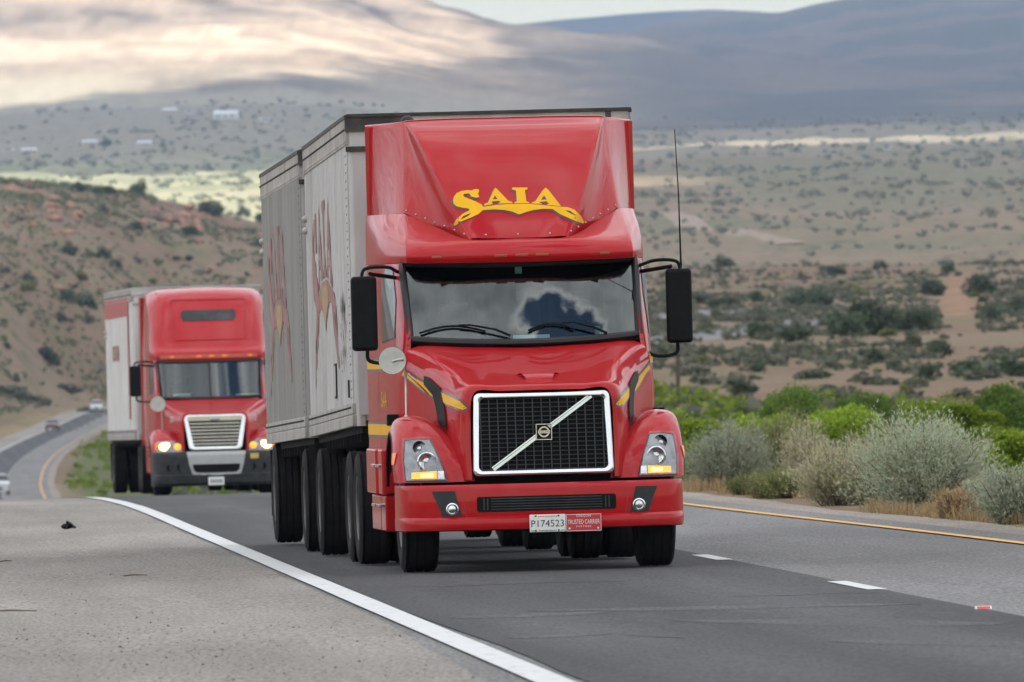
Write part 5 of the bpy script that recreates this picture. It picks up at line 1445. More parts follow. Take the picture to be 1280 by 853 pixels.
# ------------------------------------------------------------------ small cars far down the road
def car(label, cat, loc, rz, paintm, suv=False):
    root = empty('car', loc, rz, label, cat, 'cars in the far bend of the highway')
    h = .18 if suv else 0
    half = [[(0, .02, .42), (.5, .05, .42), (.78, .18, .42), (.84, .5, .42)], [(0, .0, .62), (.5, .03, .62), (.80, .16, .62), (.86, .5, .62)], [(0, .1, .78 + h), (.5, .12, .78 + h), (.78, .25, .77 + h), (.85, .55, .76 + h)],
            [(0, 1.15, .95 + h), (.5, 1.15, .95 + h), (.76, 1.15, .92 + h), (.86, 1.15, .84 + h)]]
    rows = [[(0, -.0, .40), (.45, .02, .40), (.80, .15, .40), (.80, .2, .25)]]
    body_rows = []
    for y, zt, zs, w in ((.0, .70, .62, .70), (.12, .78, .70, .82), (.6, .86, .76, .88), (1.2, .95, .82, .90), (2.2, .98, .86, .91), (3.4, 1.0, .88, .90), (4.1, .98, .86, .86), (4.4, .92, .80, .78), (4.5, .70, .6, .7)):
        body_rows.append([(0, y, zt + h), (w * .7, y, zt + h - .01), (w * .95, y, zs + h), (w, y, .55 + h * .5), (w * .97, y, .30)])
    b = loft('body', sym(body_rows), paintm, root, 3, 3, ang=50)
    mb = MB(); mb.box(-.75, .75, .0, .05, .3, .7 + h); mb.box(-.75, .75, 4.44, 4.5, .3, .8 + h); mb.build('bumper', paintm, root, bevel=.03)
    gh = [[(0, 1.1, .95 + h), (.6, 1.12, .95 + h), (.84, 1.3, .93 + h)], [(0, 1.75, 1.36 + h), (.5, 1.77, 1.36 + h), (.68, 1.9, 1.32 + h)], [(0, 2.0, 1.43 + h), (.5, 2.0, 1.42 + h), (.64, 2.05, 1.38 + h)],
          [(0, 3.0, 1.42 + h), (.5, 3.0, 1.41 + h), (.64, 3.0, 1.37 + h)], [(0, 3.9 if not suv else 4.1, 1.02 + h), (.6, 3.88, 1.02 + h), (.82, 3.7, 1.0 + h)]]
    g = loft('windshield', sym(gh[:2]), TINT, root, 3, 3); loft('roof', sym(gh[1:4]), paintm, root, 3, 3); loft('rear_window', sym(gh[3:]), TINT, root, 3, 3)
    for s in (-1, 1):
        loft('side_window', [[(s * .84, 1.3, .94 + h), (s * .68, 1.9, 1.33 + h), (s * .64, 3.0, 1.37 + h), (s * .82, 3.75, 1.0 + h)], [(s * .87, 1.35, .86 + h), (s * .88, 1.9, .87 + h), (s * .88, 3.0, .88 + h), (s * .86, 3.8, .9 + h)]], TINT, root, 3, 3)
        for y in (.85, 3.55): wheel(root, s * .78, y, .33, .33, .2, s)
        mb = MB(); mb.ball((s * .62, .10, .66 + h), .11, 12, 8, (1.3, .5, .7)); mb.build('headlight', LAMPREF, root)
    mb = MB(); mb.box(-.35, .35, -.012, .02, .42, .58); mb.build('grille', BLACK, root, bevel=.01)
SILV = simple('silver_paint', (.62, .64, .66), .3, .3, 1.0, var=.04); MAROON = simple('maroon_paint', (.13, .02, .035), .3, 0, 1.0, var=.06); PEARL = simple('pale_paint', (.72, .75, .78), .3, 0, 1.0, var=.04)
for lab, cat, px, py, m, suv in (('pale silver car farthest up the distant bend', 'car', 120, 515, PEARL, True), ('dark maroon car halfway round the distant bend', 'car', 65, 538, MAROON, False), ('silver car at the left edge of the photo, nearest the crest', 'car', -2, 619, SILV, True)):
    X, U = lvl(px, py)
    Ds = np.linspace(700, 2200, 3000); zz = zroad(Ds) + .012; xx = X * Ds / FPX
    hgt = CAMZ + U * Ds / FPX - zz
    i = int(np.argmin(np.abs(hgt)))
    D = float(Ds[i]); hd = math.atan((float(xwhite(D + 5)) - float(xwhite(D - 5))) / 10)
    car(lab, cat, (float(xx[i]), D, float(zroad(D)) + .014), -hd, m, suv)

# ================================================================== PLANTS, ROCKS, HOUSES, SMALL THINGS
def quads(C, A, B):
    "leaf quads from centres and half axes"
    n = len(C)
    V = np.stack([C - A - B * .5, C - A * .2 + B * -1.0, C + A, C - A * .2 + B * 1.0], 1).reshape(-1, 3)
    F = np.arange(n * 4).reshape(-1, 4)
    return V, F
def unit(v): return v / np.maximum(np.linalg.norm(v, axis=-1, keepdims=True), 1e-9)
def fastmesh(name, V, F, mat):
    me = bpy.data.meshes.new(name); n = len(F)
    me.vertices.add(len(V)); me.vertices.foreach_set('co', np.asarray(V, np.float32).reshape(-1))
    me.loops.add(n * 4); me.loops.foreach_set('vertex_index', np.asarray(F, np.int32).reshape(-1))
    me.polygons.add(n); me.polygons.foreach_set('loop_start', np.arange(0, n * 4, 4, dtype=np.int32))
    me.materials.append(mat); me.update(calc_edges=True); me.validate()
    return me
def stemmy(w, h, n, seed, leaf=(.032, .008), lean=.62):
    "broom-like shrub: many thin shoots fanning from the foot, small leaves along them"
    r = np.random.default_rng(seed); S = max(60, n // 40)
    az = r.uniform(0, 2 * PI, S); tl = np.abs(r.normal(0, .5, S)).clip(0, 1.25)
    L = h * (1.06 - .30 * (tl / 1.25) ** 2) * r.uniform(.52, 1.10, S)
    lump = .76 + .44 * vnoise(az * 1.6 + 5, tl * 2.6, seed); L = L * lump
    base = np.stack([np.cos(az) * w * .16 * r.uniform(0, 1, S), np.sin(az) * w * .16 * r.uniform(0, 1, S), np.zeros(S)], -1)
    hx = np.sin(tl) * w / 2 / max(h, .01) / .95
    d = np.stack([np.cos(az) * hx, np.sin(az) * hx, np.cos(tl) + .10], -1)
    i = r.integers(0, S, n); t = r.uniform(.18, 1, n) ** .7
    bend = np.array([0, 0, .12])
    P = base[i] + d[i] * (L[i] * t)[:, None] + bend * (t * (1 - t) * L[i])[:, None] + r.normal(0, .022 + .018 * h, (n, 3)) * (.4 + t)[:, None]
    P[:, 2] = np.maximum(P[:, 2], .02)
    ax = unit(unit(d[i]) + r.normal(0, .55, (n, 3))); bx = unit(np.cross(ax, r.normal(0, 1, (n, 3))))
    s = r.uniform(.7, 1.4, n)[:, None]
    V, F = quads(P, ax * leaf[0] * s, bx * leaf[1] * s)
    mb = MB()
    for k in range(0, S, max(1, S // 110)):
        mb.tube([base[k], base[k] + d[k] * L[k] * .5 + bend * .25 * L[k], base[k] + d[k] * L[k] * .95], [.010, .006, .003], 4, caps=False)
    return (V, F), (mb.v, mb.f)
def leafy(w, h, n, seed, leaf=(.03, .018), lobes=22, low=.15):
    "rounded leafy shrub made of overlapping clumps of leaves"
    r = np.random.default_rng(seed)
    az = r.uniform(0, 2 * PI, lobes); el = np.arcsin(r.uniform(.0, 1, lobes)); rad = r.uniform(.45, .86, lobes)
    LC = np.stack([np.cos(az) * np.cos(el) * rad * w / 2, np.sin(az) * np.cos(el) * rad * w / 2, h * (low + (.86 - low) * np.sin(el) * rad / .86)], -1)
    LR = r.uniform(.15, .30, lobes) * min(w, h * 1.2)
    i = r.integers(0, lobes, n); u = unit(r.normal(0, 1, (n, 3))); q = r.uniform(.25, 1, n) ** .45
    P = LC[i] + u * (LR[i] * q)[:, None] * np.array([1, 1, .8])
    P[:, 2] = np.clip(P[:, 2], .02, h * 1.04)
    ax = unit(u + r.normal(0, .8, (n, 3))); bx = unit(np.cross(ax, r.normal(0, 1, (n, 3)))); s = r.uniform(.7, 1.4, n)[:, None]
    V, F = quads(P, ax * leaf[0] * s, bx * leaf[1] * s)
    mb = MB()
    for k in range(lobes):
        mb.tube([(LC[k, 0] * .1, LC[k, 1] * .1, -.03), (LC[k, 0] * .5, LC[k, 1] * .5, LC[k, 2] * .55), tuple(LC[k])], [.022 * h, .013 * h, .006 * h], 5, caps=False)
    return (V, F), (mb.v, mb.f)
def tuft(w, h, n, seed):
    r = np.random.default_rng(seed)
    az = r.uniform(0, 2 * PI, n); tl = np.abs(r.normal(0, .5, n)); L = h * r.uniform(.5, 1, n)
    b = np.stack([r.normal(0, w * .22, n), r.normal(0, w * .22, n), np.zeros(n)], -1)
    d = np.stack([np.cos(az) * np.sin(tl), np.sin(az) * np.sin(tl), np.cos(tl)], -1)
    C = b + d * (L / 2)[:, None]
    bx = unit(np.cross(d, r.normal(0, 1, (n, 3))))
    return quads(C, d * (L / 2)[:, None], bx * .006)

def at_verge(px, off):
    "distance at which a plant seen at photo column px stands off metres beyond the yellow line"
    X, _ = lvl(px, 600); Ds = np.linspace(100, 420, 6000)
    return float(Ds[int(np.argmin(np.abs(X * Ds / FPX - xwhite(Ds) - YEL - off)))])
def near_shrub(name, label, kind, px, off, wpx, ytop, mat, n, seed, group=None, leaf=None):
    D = at_verge(px, off)
    X, _ = lvl(px, 560); x = X * D / FPX
    zb = float(terrain(D, x)) - .02
    _, U = lvl(px, ytop); h = CAMZ + U * D / FPX - zb; w = wpx / FPX * D      # height from the row of its top
    fol, st = (stemmy(w, h * .86, int(n * 1.7), seed, leaf or (.027, .0062)) if kind == 'stemmy' else leafy(w, h * .95, int(n * 1.3), seed, leaf or (.034, .022), 34))
    root = empty(name, (x, D, zb), 0, label, 'shrub', group)
    link('foliage', fastmesh('foliage', fol[0], fol[1], mat), root)
    link('stem', mkmesh('stem', st[0], st[1], STEM), root)
    return root
NEAR = [
    ('desert_shrub', 'small fresh green shrub low in front of the pale sagebrush', 'stemmy', 935, 1.7, 75, 598, L_OLIVE, 5000),
    ('desert_shrub', 'tiny pale shrub nearest the truck bumper beside the yellow line', 'stemmy', 878, 2.2, 60, 600, L_SAGE, 3500),
    ('dry_brush', 'low orange tan brush under the right side of the largest sagebrush', 'stemmy', 1195, 1.3, 85, 618, L_STRAW, 4500),
    ('desert_shrub', 'green tinted shrub growing out of the left flank of the largest sagebrush', 'stemmy', 1108, 1.8, 100, 565, L_OLIVE, 7000),
    ('sagebrush', 'pale grey green sagebrush right beside the cab of the nearest truck', 'stemmy', 912, 2.3, 150, 537, L_SAGE, 15000),
    ('sagebrush', 'largest silver sagebrush, its dome standing over the yellow line at the right', 'stemmy', 1160, 1.9, 225, 524, L_SAGE, 26000),
    ('sagebrush', 'low grey sagebrush cut by the right edge of the photo', 'stemmy', 1268, 1.7, 120, 592, L_SAGE, 9000),
    ('sagebrush', 'small grey sagebrush squeezed between the largest sagebrush and the right edge one', 'stemmy', 1222, 1.7, 70, 600, L_SAGE, 5000),
    ('dry_brush', 'straw tinted dry brush at the left foot of the largest sagebrush', 'stemmy', 1052, 1.6, 165, 560, L_TAN, 15000),
    ('dry_brush', 'short yellowish brush between the pale sagebrush and the straw tinted brush', 'stemmy', 982, 1.7, 110, 592, L_OLIVE, 8000),
    ('desert_shrub', 'olive and brown twiggy shrub behind the pale sagebrush', 'stemmy', 968, 3.2, 150, 520, L_OLIVE, 13000),
    ('desert_shrub', 'tan twiggy shrub showing between the olive shrub and the straw tinted brush', 'stemmy', 1010, 3.0, 100, 540, L_TAN, 8000),
    ('desert_shrub', 'olive shrub peeking out between the straw tinted brush and the largest sagebrush', 'stemmy', 1085, 3.2, 95, 545, L_OLIVE, 6000),
    ('green_bush', 'round bright green bush just right of the truck fender', 'leafy', 864, 4.2, 100, 500, L_GREEN, 15000),
    ('green_bush', 'bright green bush with a ragged top behind the olive shrub', 'leafy', 982, 6.0, 150, 500, L_GREEN, 15000),
    ('green_bush', 'bright green bush left of the gap above the straw tinted brush', 'leafy', 1055, 6.5, 170, 500, L_GREEN, 17000),
    ('green_bush', 'bright green bush in the middle of the row above the largest sagebrush', 'leafy', 1128, 7.5, 180, 494, L_GREEN, 18000),
    ('green_bush', 'bright green bush right of the middle in the row above the largest sagebrush', 'leafy', 1205, 8, 180, 498, L_GREEN, 18000),
    ('green_bush', 'bright green bush at the right edge of the photo', 'leafy', 1268, 5.0, 150, 530, L_GREEN, 15000),
    ('green_bush', 'dark green tall bush at the far right edge behind the bright ones', 'leafy', 1264, 15, 120, 468, L_DEEP, 14000),
    ('green_bush', 'dark green bush with a spire above the olive shrub', 'leafy', 998, 12, 110, 472, L_DEEP, 10000),
    ('green_bush', 'dark green bush behind the middle of the bright green row', 'leafy', 1082, 14, 120, 478, L_DEEP, 10000),
    ('green_bush', 'dull green bush rising behind the right part of the bright row', 'leafy', 1205, 14, 110, 482, L_OLIVE, 10000),
]
for k, (nm, lab, kind, px, off, w, yt, m, n) in enumerate(NEAR):
    near_shrub(nm, lab, kind, px, off, w, yt, m, n, 300 + k, 'shrubs along the road verge')
for k, (px, off, w, yt, m, kind, n) in enumerate([(1345, 2.0, 140, 560, L_SAGE, 'stemmy', 8000), (1360, 8, 140, 520, L_GREEN, 'leafy', 7000), (1450, 2.2, 150, 570, L_SAGE, 'stemmy', 7000), (790, 6, 110, 520, L_OLIVE, 'leafy', 5000)]):
    near_shrub('desert_shrub', 'verge shrub beyond the photo or hidden by the nearest truck', kind, px, off, w, yt, m, n, 380 + k, 'shrubs along the road verge')

# straw coloured grass along the pavement edge
def dry_grass():
    V = []; F = []; o = 0; r = np.random.default_rng(5)
    for k in range(640):
        D = r.uniform(118, 300) if k < 430 else r.uniform(122, 165); lat = YEL + 1.0 + abs(r.normal(0, 1.3)) + r.uniform(0, .8)
        if vnoise(D / 4.0, lat, 9) < .42: continue
        x = float(xwhite(D)) + lat
        v, f = tuft(.35, r.uniform(.12, .34), 70, 1000 + k)
        v = v + np.array([x, D, float(terrain(D, x)) - .02]); V.append(v); F.append(f + o); o += len(v)
    ob = link('dry_grass', fastmesh('dry_grass', np.concatenate(V), np.concatenate(F), L_STRAW)); ob['kind'] = 'stuff'
dry_grass()
def verge_weeds():
    V = []; F = []; o = 0; r = np.random.default_rng(6)
    for k in range(700):
        D = r.uniform(330, 1700); lat = YEL + 2.5 + r.uniform(0, 20)
        if vnoise(D / 30.0, lat / 3, 19) < .36: continue
        x = float(xwhite(D)) + lat; h = r.uniform(.4, 1.3)
        (v, f), _ = leafy(h * 2.0, h, 60, 3000 + k, (.14, .09), 7)
        v = v + np.array([x, D, float(terrain(D, x)) - .03]); V.append(v); F.append(f + o); o += len(v)
    ob = link('verge_weeds', fastmesh('verge_weeds', np.concatenate(V), np.concatenate(F), L_GREEN)); ob['kind'] = 'stuff'
verge_weeds()

# shrubs of the hillsides: a few shapes, shared
def shape_set(kind, m, n, k0, cnt, w=1.0, h=.7, leaf=(.075, .05), lobes=14):
    out = []
    for k in range(cnt):
        (V, F), _ = leafy(w, h, n, k0 + k, leaf, lobes)
        out.append(fastmesh(kind, V, F, m))
    return out
JUN = shape_set('juniper_crown', L_JUN, 900, 500, 5, 1, .82, (.055, .035))
GRY = shape_set('scrub_crown', L_GREY, 700, 520, 4, 1, .62)
GRN = shape_set('scrub_green', L_OLIVE, 700, 540, 3, 1, .66)
def hill_shrub(name, meshes, px, ybase, wpx, label, group, ratio=1.0, d0=380, d1=5000, dark=True):
    g = ray_ground(px, ybase, d0, d1)
    if g is None: return None
    D, x = g; w = wpx / FPX * D
    o = link(name, random.choice(meshes)); o.location = (x, D, float(terrain(D, x)) - .05 * w)
    o.scale = (w, w, w * ratio); o.rotation_euler = (0, 0, random.uniform(0, 6.28))
    tag(o, label, 'shrub', group); return o
for px, y, w, rt, lab in (
    (60, 457, 34, .95, 'round dark juniper alone on bare soil above the far road'), (102, 384, 36, .75, 'wide grey green juniper halfway up the left hillside'),
    (74, 408, 20, 1.1, 'small upright juniper left of the wide grey green one'), (60, 229, 24, 1.1, 'juniper on the left ridge beside the reddish rocks'),
    (97, 240, 20, 1.0, 'juniper on the left ridge, second from the reddish rocks'), (123, 243, 18, .8, 'low juniper on the ridge left of the twin crowns'),
    (137, 244, 20, .9, 'low juniper on the ridge touching its neighbour'), (173, 246, 24, 1.2, 'tall juniper at the middle of the left ridge'),
    (203, 248, 28, 1.0, 'spreading juniper on the ridge nearest the trailer roof slope'), (262, 270, 36, .8, 'wide juniper below the ridge left of the grey trailer'),
    (304, 272, 18, 1.2, 'upright juniper on the ridge close to the grey trailer'), (323, 280, 18, 1.2, 'upright juniper touching the edge of the grey trailer'),
    (170, 290, 22, .9, 'olive juniper under the middle of the left ridge'), (238, 296, 22, .9, 'juniper beside the outcrop on the left hill'), (110, 515, 36, .55, 'low shrub by the far road just left of the white trailer'),
    (20, 500, 40, .8, 'green shrub at the foot of the left hill beside the far road'), (45, 505, 45, .5, 'grey shrub at the foot of the left hill beside the far road'), (85, 490, 36, .6, 'grey green shrub above the verge of the far road')):
    hill_shrub('juniper', JUN if w < 34 or 'juniper' in lab else GRY, px, y, w, lab, 'junipers on the left hillside', rt)
for px, y, w, rt, lab in (
    (1052, 424, 62, .9, 'left lobe of the big juniper thicket on the right hillside'), (1085, 420, 70, 1.0, 'tallest juniper in the big thicket on the right hillside'), (1118, 416, 62, .85, 'middle juniper of the big thicket on the right hillside'),
    (1152, 414, 48, .85, 'rightmost juniper of the big thicket on the right hillside'), (1012, 384, 56, .7, 'wide juniper uphill from the frontage road'), (943, 425, 52, .7, 'low juniper on the frontage road edge, left of a pair'), (992, 430, 48, .8, 'juniper right of a pair on the frontage road edge'),
    (870, 380, 56, .6, 'wide grey juniper beside the mirror of the nearest truck'), (902, 384, 40, .5, 'low green juniper right of the truck mirror'), (946, 378, 24, .9, 'small round juniper above the frontage road'),
    (1165, 370, 34, .9, 'juniper above the big thicket'), (1222, 368, 38, .95, 'round juniper above the bare track at the right'), (1240, 400, 34, .8, 'juniper at the right below the round one'), (1275, 395, 30, 1.0, 'juniper cut by the right edge on the hillside'),
    (1240, 472, 92, .5, 'broad low juniper thicket at the right above the green bushes'), (1088, 455, 40, .85, 'round juniper below the big thicket'), (1162, 474, 30, .85, 'small round juniper near the bare track'), (1105, 482, 42, .75, 'grey juniper below and left of the small round one'),
    (1018, 474, 44, .5, 'flat topped juniper in the middle of the brown slope'), (950, 466, 30, .7, 'juniper on the brown slope right of the mirror'), (932, 520, 32, .75, 'small juniper low on the brown slope above the sagebrush'), (1172, 445, 36, .8, 'juniper beside the bare track at the right'),
    (1210, 470, 48, .7, 'dark juniper left of the broad thicket'), (1133, 435, 40, .8, 'thin grey juniper under the big thicket'), (870, 470, 60, .5, 'grey scrub behind the post at the truck mirror'), (1100, 338, 18, 1.1, 'upright juniper on the skyline of the near right hill'), (1040, 344, 36, .5, 'low juniper on the skyline of the near right hill'), (1185, 342, 18, 1.0, 'small juniper on the skyline toward the right'), (905, 334, 24, .9, 'juniper on the skyline above the antenna foot')):
    hill_shrub('juniper', JUN if 'grey' not in lab else GRY, px, y, w, lab, 'junipers on the right hillside', rt)
r = random.Random(21)
cnt = 0
while cnt < 105:
    px = r.uniform(-60, 335); yt = np.interp(px, [0, 150, 250, 330], [228, 243, 258, 280])
    y = yt + 8 + (r.random() ** .9) * (500 - yt)
    if y > 505: continue
    g = ray_ground(px, y, 1200, 3100)
    if g is None or g[0] < 1600: continue
    w = r.choice((7, 8, 9, 10, 12, 14, 18, 22)) * (.75 + .5 * (y - 220) / 280)
    hill_shrub('desert_shrub', r.choice((JUN, GRY, GRY, GRN)), px, y, w, 'small scrubby bush scattered on the brown rocky hillside at the left', 'scrub bushes on the left hillside', r.uniform(.7, 1.1)); cnt += 1
cnt = 0
while cnt < 115:
    px = r.uniform(770, 1330); y = 328 + r.random() ** .8 * 195
    w = r.choice((8, 9, 10, 12, 14, 18, 24, 30)) * (.6 + .6 * (y - 320) / 200)
    if hill_shrub('desert_shrub', r.choice((JUN, GRY, GRY, GRN)), px, y, w, 'small scrubby bush scattered on the reddish brown slope at the right', 'scrub bushes on the right hillside', r.uniform(.55, .9)): cnt += 1

def scrub_mass():
    r = np.random.default_rng(77); V = []; F = []; o = 0
    base = []
    for k in range(10):
        rr = np.random.default_rng(900 + k); n = 20
        u = unit(rr.normal(0, 1, (n, 3))); P = u * rr.uniform(.3, .5, (n, 1)) * np.array([1, 1, .75]); P[:, 2] += .3
        ax = unit(u + rr.normal(0, .8, (n, 3))); bx = unit(np.cross(ax, rr.normal(0, 1, (n, 3))))
        base.append(quads(P, ax * .26, bx * .2))
    N_ = 21000
    D = np.concatenate([np.exp(r.uniform(math.log(330), math.log(3000), N_ // 2)), np.exp(r.uniform(math.log(2600), math.log(9800), N_ // 2))])
    px = r.uniform(-420, 1700, N_)
    x = (px - 640) / FPX * D
    dens = np.where(D < 2600, fbm(x / 45, D / 120, 4, 301), .6 * fbm(x / 90, D / 330, 4, 303) + .4 * fbm(x / 22, D / 60, 3, 305)); keep = (dens + .25 * r.random(N_) > .60) & ~((px > 420) & (px < 760) & (D < 2000))
    lat = x - xwhite(np.minimum(D, 2300)); keep &= ~((D < 2350) & (lat > -8) & (lat < 16))
    keep &= (D > 950) | (r.random(N_) < .22) | (px < 420)
    q = np.exp(-(((px - 1200) / 28) ** 2)); keep &= ~((q > .4) & (D < 1800))
    D = D[keep]; x = x[keep]
    D2 = r.uniform(1650, 2860, 8000); x2 = (r.uniform(-120, 345, 8000) - 640) / FPX * D2; lat2 = x2 - xwhite(np.minimum(D2, 2300)); k2 = (lat2 < -9) & (fbm(x2 / 14, D2 / 50, 4, 311) > .40)
    D4 = np.exp(r.uniform(math.log(700), math.log(3000), 7500)); p4 = r.uniform(740, 1500, 7500); x4 = (p4 - 640) / FPX * D4
    k4 = (fbm(x4 / 20, D4 / 70, 4, 331) > .42) & ~((np.exp(-(((p4 - 1200) / 26) ** 2)) > .4) & (D4 < 1800))
    D = np.concatenate([D, D2[k2], D4[k4]]); x = np.concatenate([x, x2[k2], x4[k4]]); n4 = int(k4.sum()); z = terrain(D, x)
    s = np.where(D < 2600, r.uniform(.35, 1.0, len(D)) ** 1.2 * 1.25, r.uniform(1.0, 3.2, len(D)) * np.clip(D / 5000, .6, 1.25))
    s[len(s) - n4:] *= r.uniform(.35, .8, n4)
    hill = (D > 1600) & (D < 3000) & (x / D * FPX + 640 < 420)
    s = np.where(hill, s * .8, s)
    for nm, sel, m in (('desert_scrub', (D < 2600) & ~hill, L_GREY), ('hill_scrub', hill, L_HILL), ('distant_scrub', (D >= 2600) & ~hill, L_FAR)):
        V = []; F = []; o = 0
        for i in np.nonzero(sel)[0]:
            v, f = base[i % 10]; V.append(v * np.array([s[i] * 1.15, s[i] * 1.15, s[i]]) + np.array([x[i], D[i], z[i] - .05 * s[i]])); F.append(f + o); o += len(v)
        ob = link(nm, fastmesh(nm, np.concatenate(V), np.concatenate(F), m)); ob['kind'] = 'stuff'
scrub_mass()

# boulders
def boulder_mesh(seed, mat):
    bm = bmesh.new(); bmesh.ops.create_icosphere(bm, subdivisions=2, radius=.5); rr = random.Random(seed)
    pl = [(Vector((rr.gauss(0, 1), rr.gauss(0, 1), rr.gauss(0, 1))).normalized(), rr.uniform(.26, .46)) for _ in range(11)]
    for v in bm.verts:
        for n, d in pl:
            e = v.co.dot(n) - d
            if e > 0: v.co -= n * e
        v.co.z *= .72
    me = bpy.data.meshes.new('boulder'); bm.to_mesh(me); bm.free(); me.materials.append(mat); return me
ROCKM = simple('red_granite', (.35, .19, .13), .9, var=.3, scale=3, dust=(.38, .27, .20), dscale=2, damt=.7)
ROCKD = simple('dark_granite', (.17, .115, .09), .9, var=.3, scale=3)
RM = [boulder_mesh(k, ROCKM) for k in range(5)] + [boulder_mesh(20 + k, ROCKD) for k in range(2)]
def boulder(px, y, wpx, label, group, mesh=None):
    g = ray_ground(px, y, 1300, 3200)
    if g is None: return
    D, x = g; w = wpx / FPX * D
    o = link('boulder', mesh or r.choice(RM)); o.location = (x, D, float(terrain(D, x)) + .10 * w); o.scale = (w, w * .9, w * r.uniform(.7, 1.1)); o.rotation_euler = (0, 0, r.uniform(0, 6.28)); tag(o, label, 'boulder', group)
for px, y, w, lab, k in ((7, 224, 18, 'dark boulder standing on the ridge at the left edge of the photo', 5), (35, 234, 26, 'biggest dark boulder on the left ridge', 6), (14, 240, 22, 'reddish boulder below the one at the left edge', 0), (48, 244, 16, 'pale boulder under the biggest one', 1), (68, 277, 22, 'pale orange boulder halfway up at the left', 2), (212, 258, 9, 'small dark rock on the ridge right of the spreading juniper', 6)):
    boulder(px, y, w, lab, 'boulders on the left hill', RM[k])
for k in range(130):
    if k < 40: px, y = r.gauss(232, 26), r.gauss(276, 7)
    elif k < 66: px, y = r.gauss(60, 38), r.gauss(262, 14)
    else: px, y = r.uniform(0, 330), r.uniform(255, 400)
    if y < np.interp(px, [0, 150, 250, 330], [232, 247, 263, 285]): continue
    boulder(px, y, r.uniform(7, 20) * (1 if k < 66 else .8), 'rough reddish rock among many on the left hill', 'loose rocks on the left hill')

# houses on the plain
def house(px, y, wpx, label, roofc, wallc, hk=.42):
    g = ray_ground(px, y, 4500, 14000)
    if g is None: return
    D, x = g; w = wpx * .85 / FPX * D; h = w * hk * .85; d = w * .6
    root = empty('house', (x, D, float(terrain(D, x)) - .5), r.uniform(-.3, .3), label, 'house', 'white houses far across the plain')
    mb = MB(); mb.box(-w / 2, w / 2, -d / 2, d / 2, 0, h * .62 + .5)
    mb.build('wall', wallc, root)
    mb = MB(); mb.prismx([(-d / 2 - .4, h * .62 + .5), (d / 2 + .4, h * .62 + .5), (0, h + .8)], -w / 2 - .4, w / 2 + .4); mb.build('roof', roofc, root)
    mb = MB()
    for t in (-.3, .0, .3): mb.box(t * w - .6, t * w + .6, -d / 2 - .05, -d / 2 + .1, 1.4, 2.6)
    f = mb.build('window', TINT, root)
HW = simple('house_white', (.55, .55, .53), .7, var=.05); HR = simple('house_metal_roof', (.55, .58, .60), .5, .1, var=.05); HT = simple('house_tan', (.50, .42, .30), .8, var=.08)
for px, y, w, lab, rf, wl in ((212, 142, 20, 'pale house leftmost in the upper row below the sunlit mountain', HR, HT), (237, 142, 10, 'small white house second in the upper row', HR, HW), (283, 149, 34, 'long white house, biggest of the upper row', HR, HW), (331, 152, 13, 'white house at the right end of the upper row', HR, HW),
                           (112, 182, 20, 'grey roofed house leftmost of two in the lower row', HR, HT), (181, 183, 20, 'white roofed house beside a dark tree in the lower row', HR, HW), (11, 191, 13, 'pale house at the left edge of the plain', HR, HT), (36, 192, 20, 'pale long house near the left edge of the plain', HR, HT),
                           (1108, 187, 11, 'small white house on the pale strip at the right', HR, HW), (1136, 188, 10, 'tan house right of the small white one on the pale strip', HT, HT), (1147, 187, 8, 'pale shed at the end of the row on the pale strip', HR, HT)):
    house(px, y, w, lab, rf, wl)
for px, y, w, lab in ((133, 183, 14, 'dark tree right of the grey roofed house'), (189, 182, 9, 'dark tree behind the white roofed house'), (203, 184, 8, 'small tree right of the white roofed house')):
    hill_shrub('juniper', JUN, px, y, w, lab, 'trees by the far houses', 1.0, 4500, 14000)

# wooden post on the brown slope
g = ray_ground(848, 512, 350, 1500); D, x = g
_, U = lvl(848, 448); zt = CAMZ + U * D / FPX; zb = float(terrain(D, x))
mb = MB(); mb.tube([(x, D, zb - .2), (x + .01, D, (zb + zt) / 2), (x + .02, D, zt)], [.09, .085, .075], 10)
tag(mb.build('wooden_post', WOOD), 'weathered brown wooden post standing on the slope below the truck mirror', 'post')

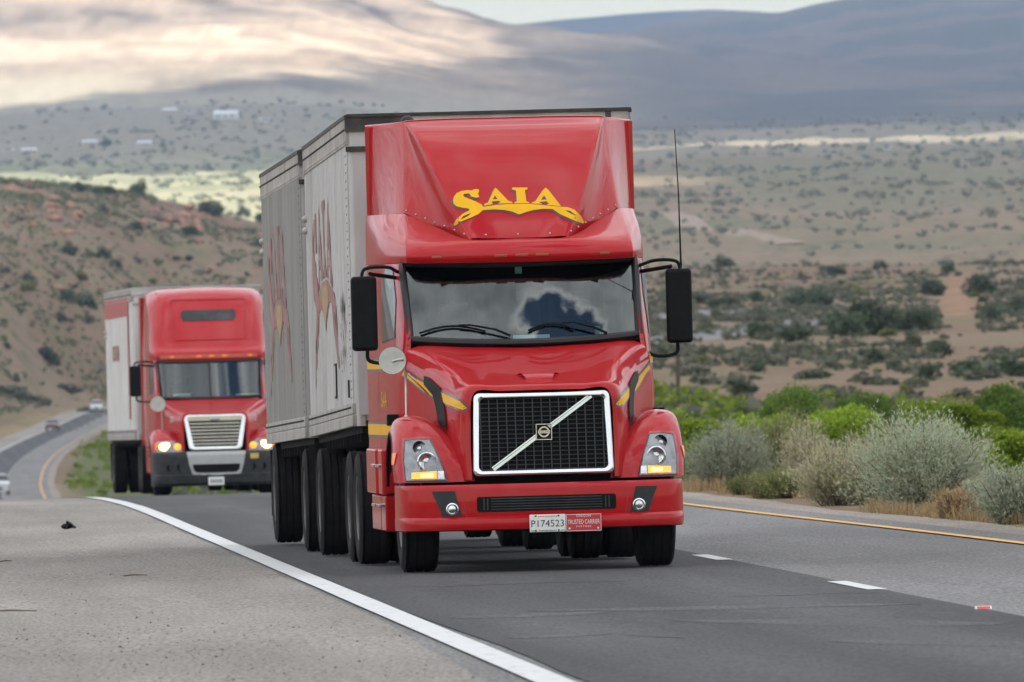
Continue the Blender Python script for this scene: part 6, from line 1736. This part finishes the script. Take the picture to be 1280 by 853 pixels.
# small things on the road
def on_road(px, py):
    X, U = lvl(px, py); Ds = np.linspace(60, 250, 4000); h = CAMZ + U * Ds / FPX - zroad(Ds); i = int(np.argmin(np.abs(h))); return float(Ds[i]), float(X * Ds[i] / FPX)
D, x = on_road(85, 662)
mb = MB()
for k in range(5):
    a = r.uniform(0, 6); mb.tube(cr([(r.uniform(-.09, .0), r.uniform(-.2, .2), .01), (r.uniform(-.03, .03), r.uniform(-.2, .2), .05 + .04 * r.random()), (r.uniform(.02, .10), r.uniform(-.2, .2), .015)], 4), [.012] * 9, 5)
mb.ball((-.02, 0, .03), .045, 10, 6, (1.4, 1.5, .8))
o = mb.build('tyre_scrap', RUBBER); o.location = (x, D, float(zroad(D)) + .006); tag(o, 'dark scrap of torn tyre rubber lying on the paved shoulder', 'debris')
for (x0, y0), (x1, y1), lab in (((-14, 767), (46, 766), 'dark twig lying at the left edge of the shoulder'), ((155, 722), (184, 721), 'thin twig lying in the middle of the shoulder'), ((0, 704), (15, 703), 'short twig at the left edge of the shoulder beyond the dark one')):
    Da, xa = on_road(x0, y0); Db, xb = on_road(x1, y1)
    a = Vector((xa, Da, float(zroad(Da)) + .014)); b = Vector((xb, Db, float(zroad(Db)) + .014))
    mb = MB(); mb.tube([a, a.lerp(b, .4) + Vector((0, .05, .006)), b], [.006, .007, .004], 6); tag(mb.build('twig', STEM), lab, 'twig', 'twigs on the shoulder')
D, x = on_road(1229, 763)
mb = MB(); mb.prismx([(-.05, 0), (.05, 0), (.028, .019), (-.028, .019)], -.055, .055); o = mb.build('road_reflector', PLATEW); o.location = (x, D, float(zroad(D)) + .009); o.rotation_euler = (0, 0, .05)
mb = MB(); mb.add([(-.045, -.0505, .003), (.045, -.0505, .003), (.045, -.031, .018), (-.045, -.031, .018)], [(0, 1, 2, 3)]); mb.build('reflector_lens', simple('red_reflector', (.75, .06, .08), .25, var=.1, scale=60), o)
tag(o, 'small red and white reflector stuck to the road at the lane line', 'reflector')
def pebbles():
    rr = np.random.default_rng(3); V = []; F = []; o = 0
    for k in range(800):
        D = rr.uniform(70, 120) if k > 560 else rr.uniform(70, 92); lat = -rr.uniform(.4, 3.3) if k < 380 else -1.6 - abs(rr.normal(0, 1.1))
        if vnoise(D / 3, lat * 1.2, 44) < .34 and k > 300: continue
        s = rr.uniform(.002, .005) if k % 12 else rr.uniform(.005, .009)
        x = float(xwhite(D)) + lat; z = float(zroad(D)) + .004
        c = np.array([x, D, z]); t = rr.uniform(0, 6.28)
        v = np.array([[math.cos(t + a) * s * 1.3, math.sin(t + a) * s * 1.3, 0] for a in (0, 1.6, 3.1, 4.7)] + [[math.cos(t + a) * s * .7, math.sin(t + a) * s * .7, s * 1.2] for a in (0, 1.6, 3.1, 4.7)]) + c
        V.append(v); F += [(o, o + 1, o + 5, o + 4), (o + 1, o + 2, o + 6, o + 5), (o + 2, o + 3, o + 7, o + 6), (o + 3, o, o + 4, o + 7), (o + 4, o + 5, o + 6, o + 7)]; o += 8
    ob = link('gravel', fastmesh('gravel', np.concatenate(V), np.array(F), simple('dark_pebble', (.085, .078, .07), .9, var=.3, scale=40))); ob['kind'] = 'stuff'
pebbles()
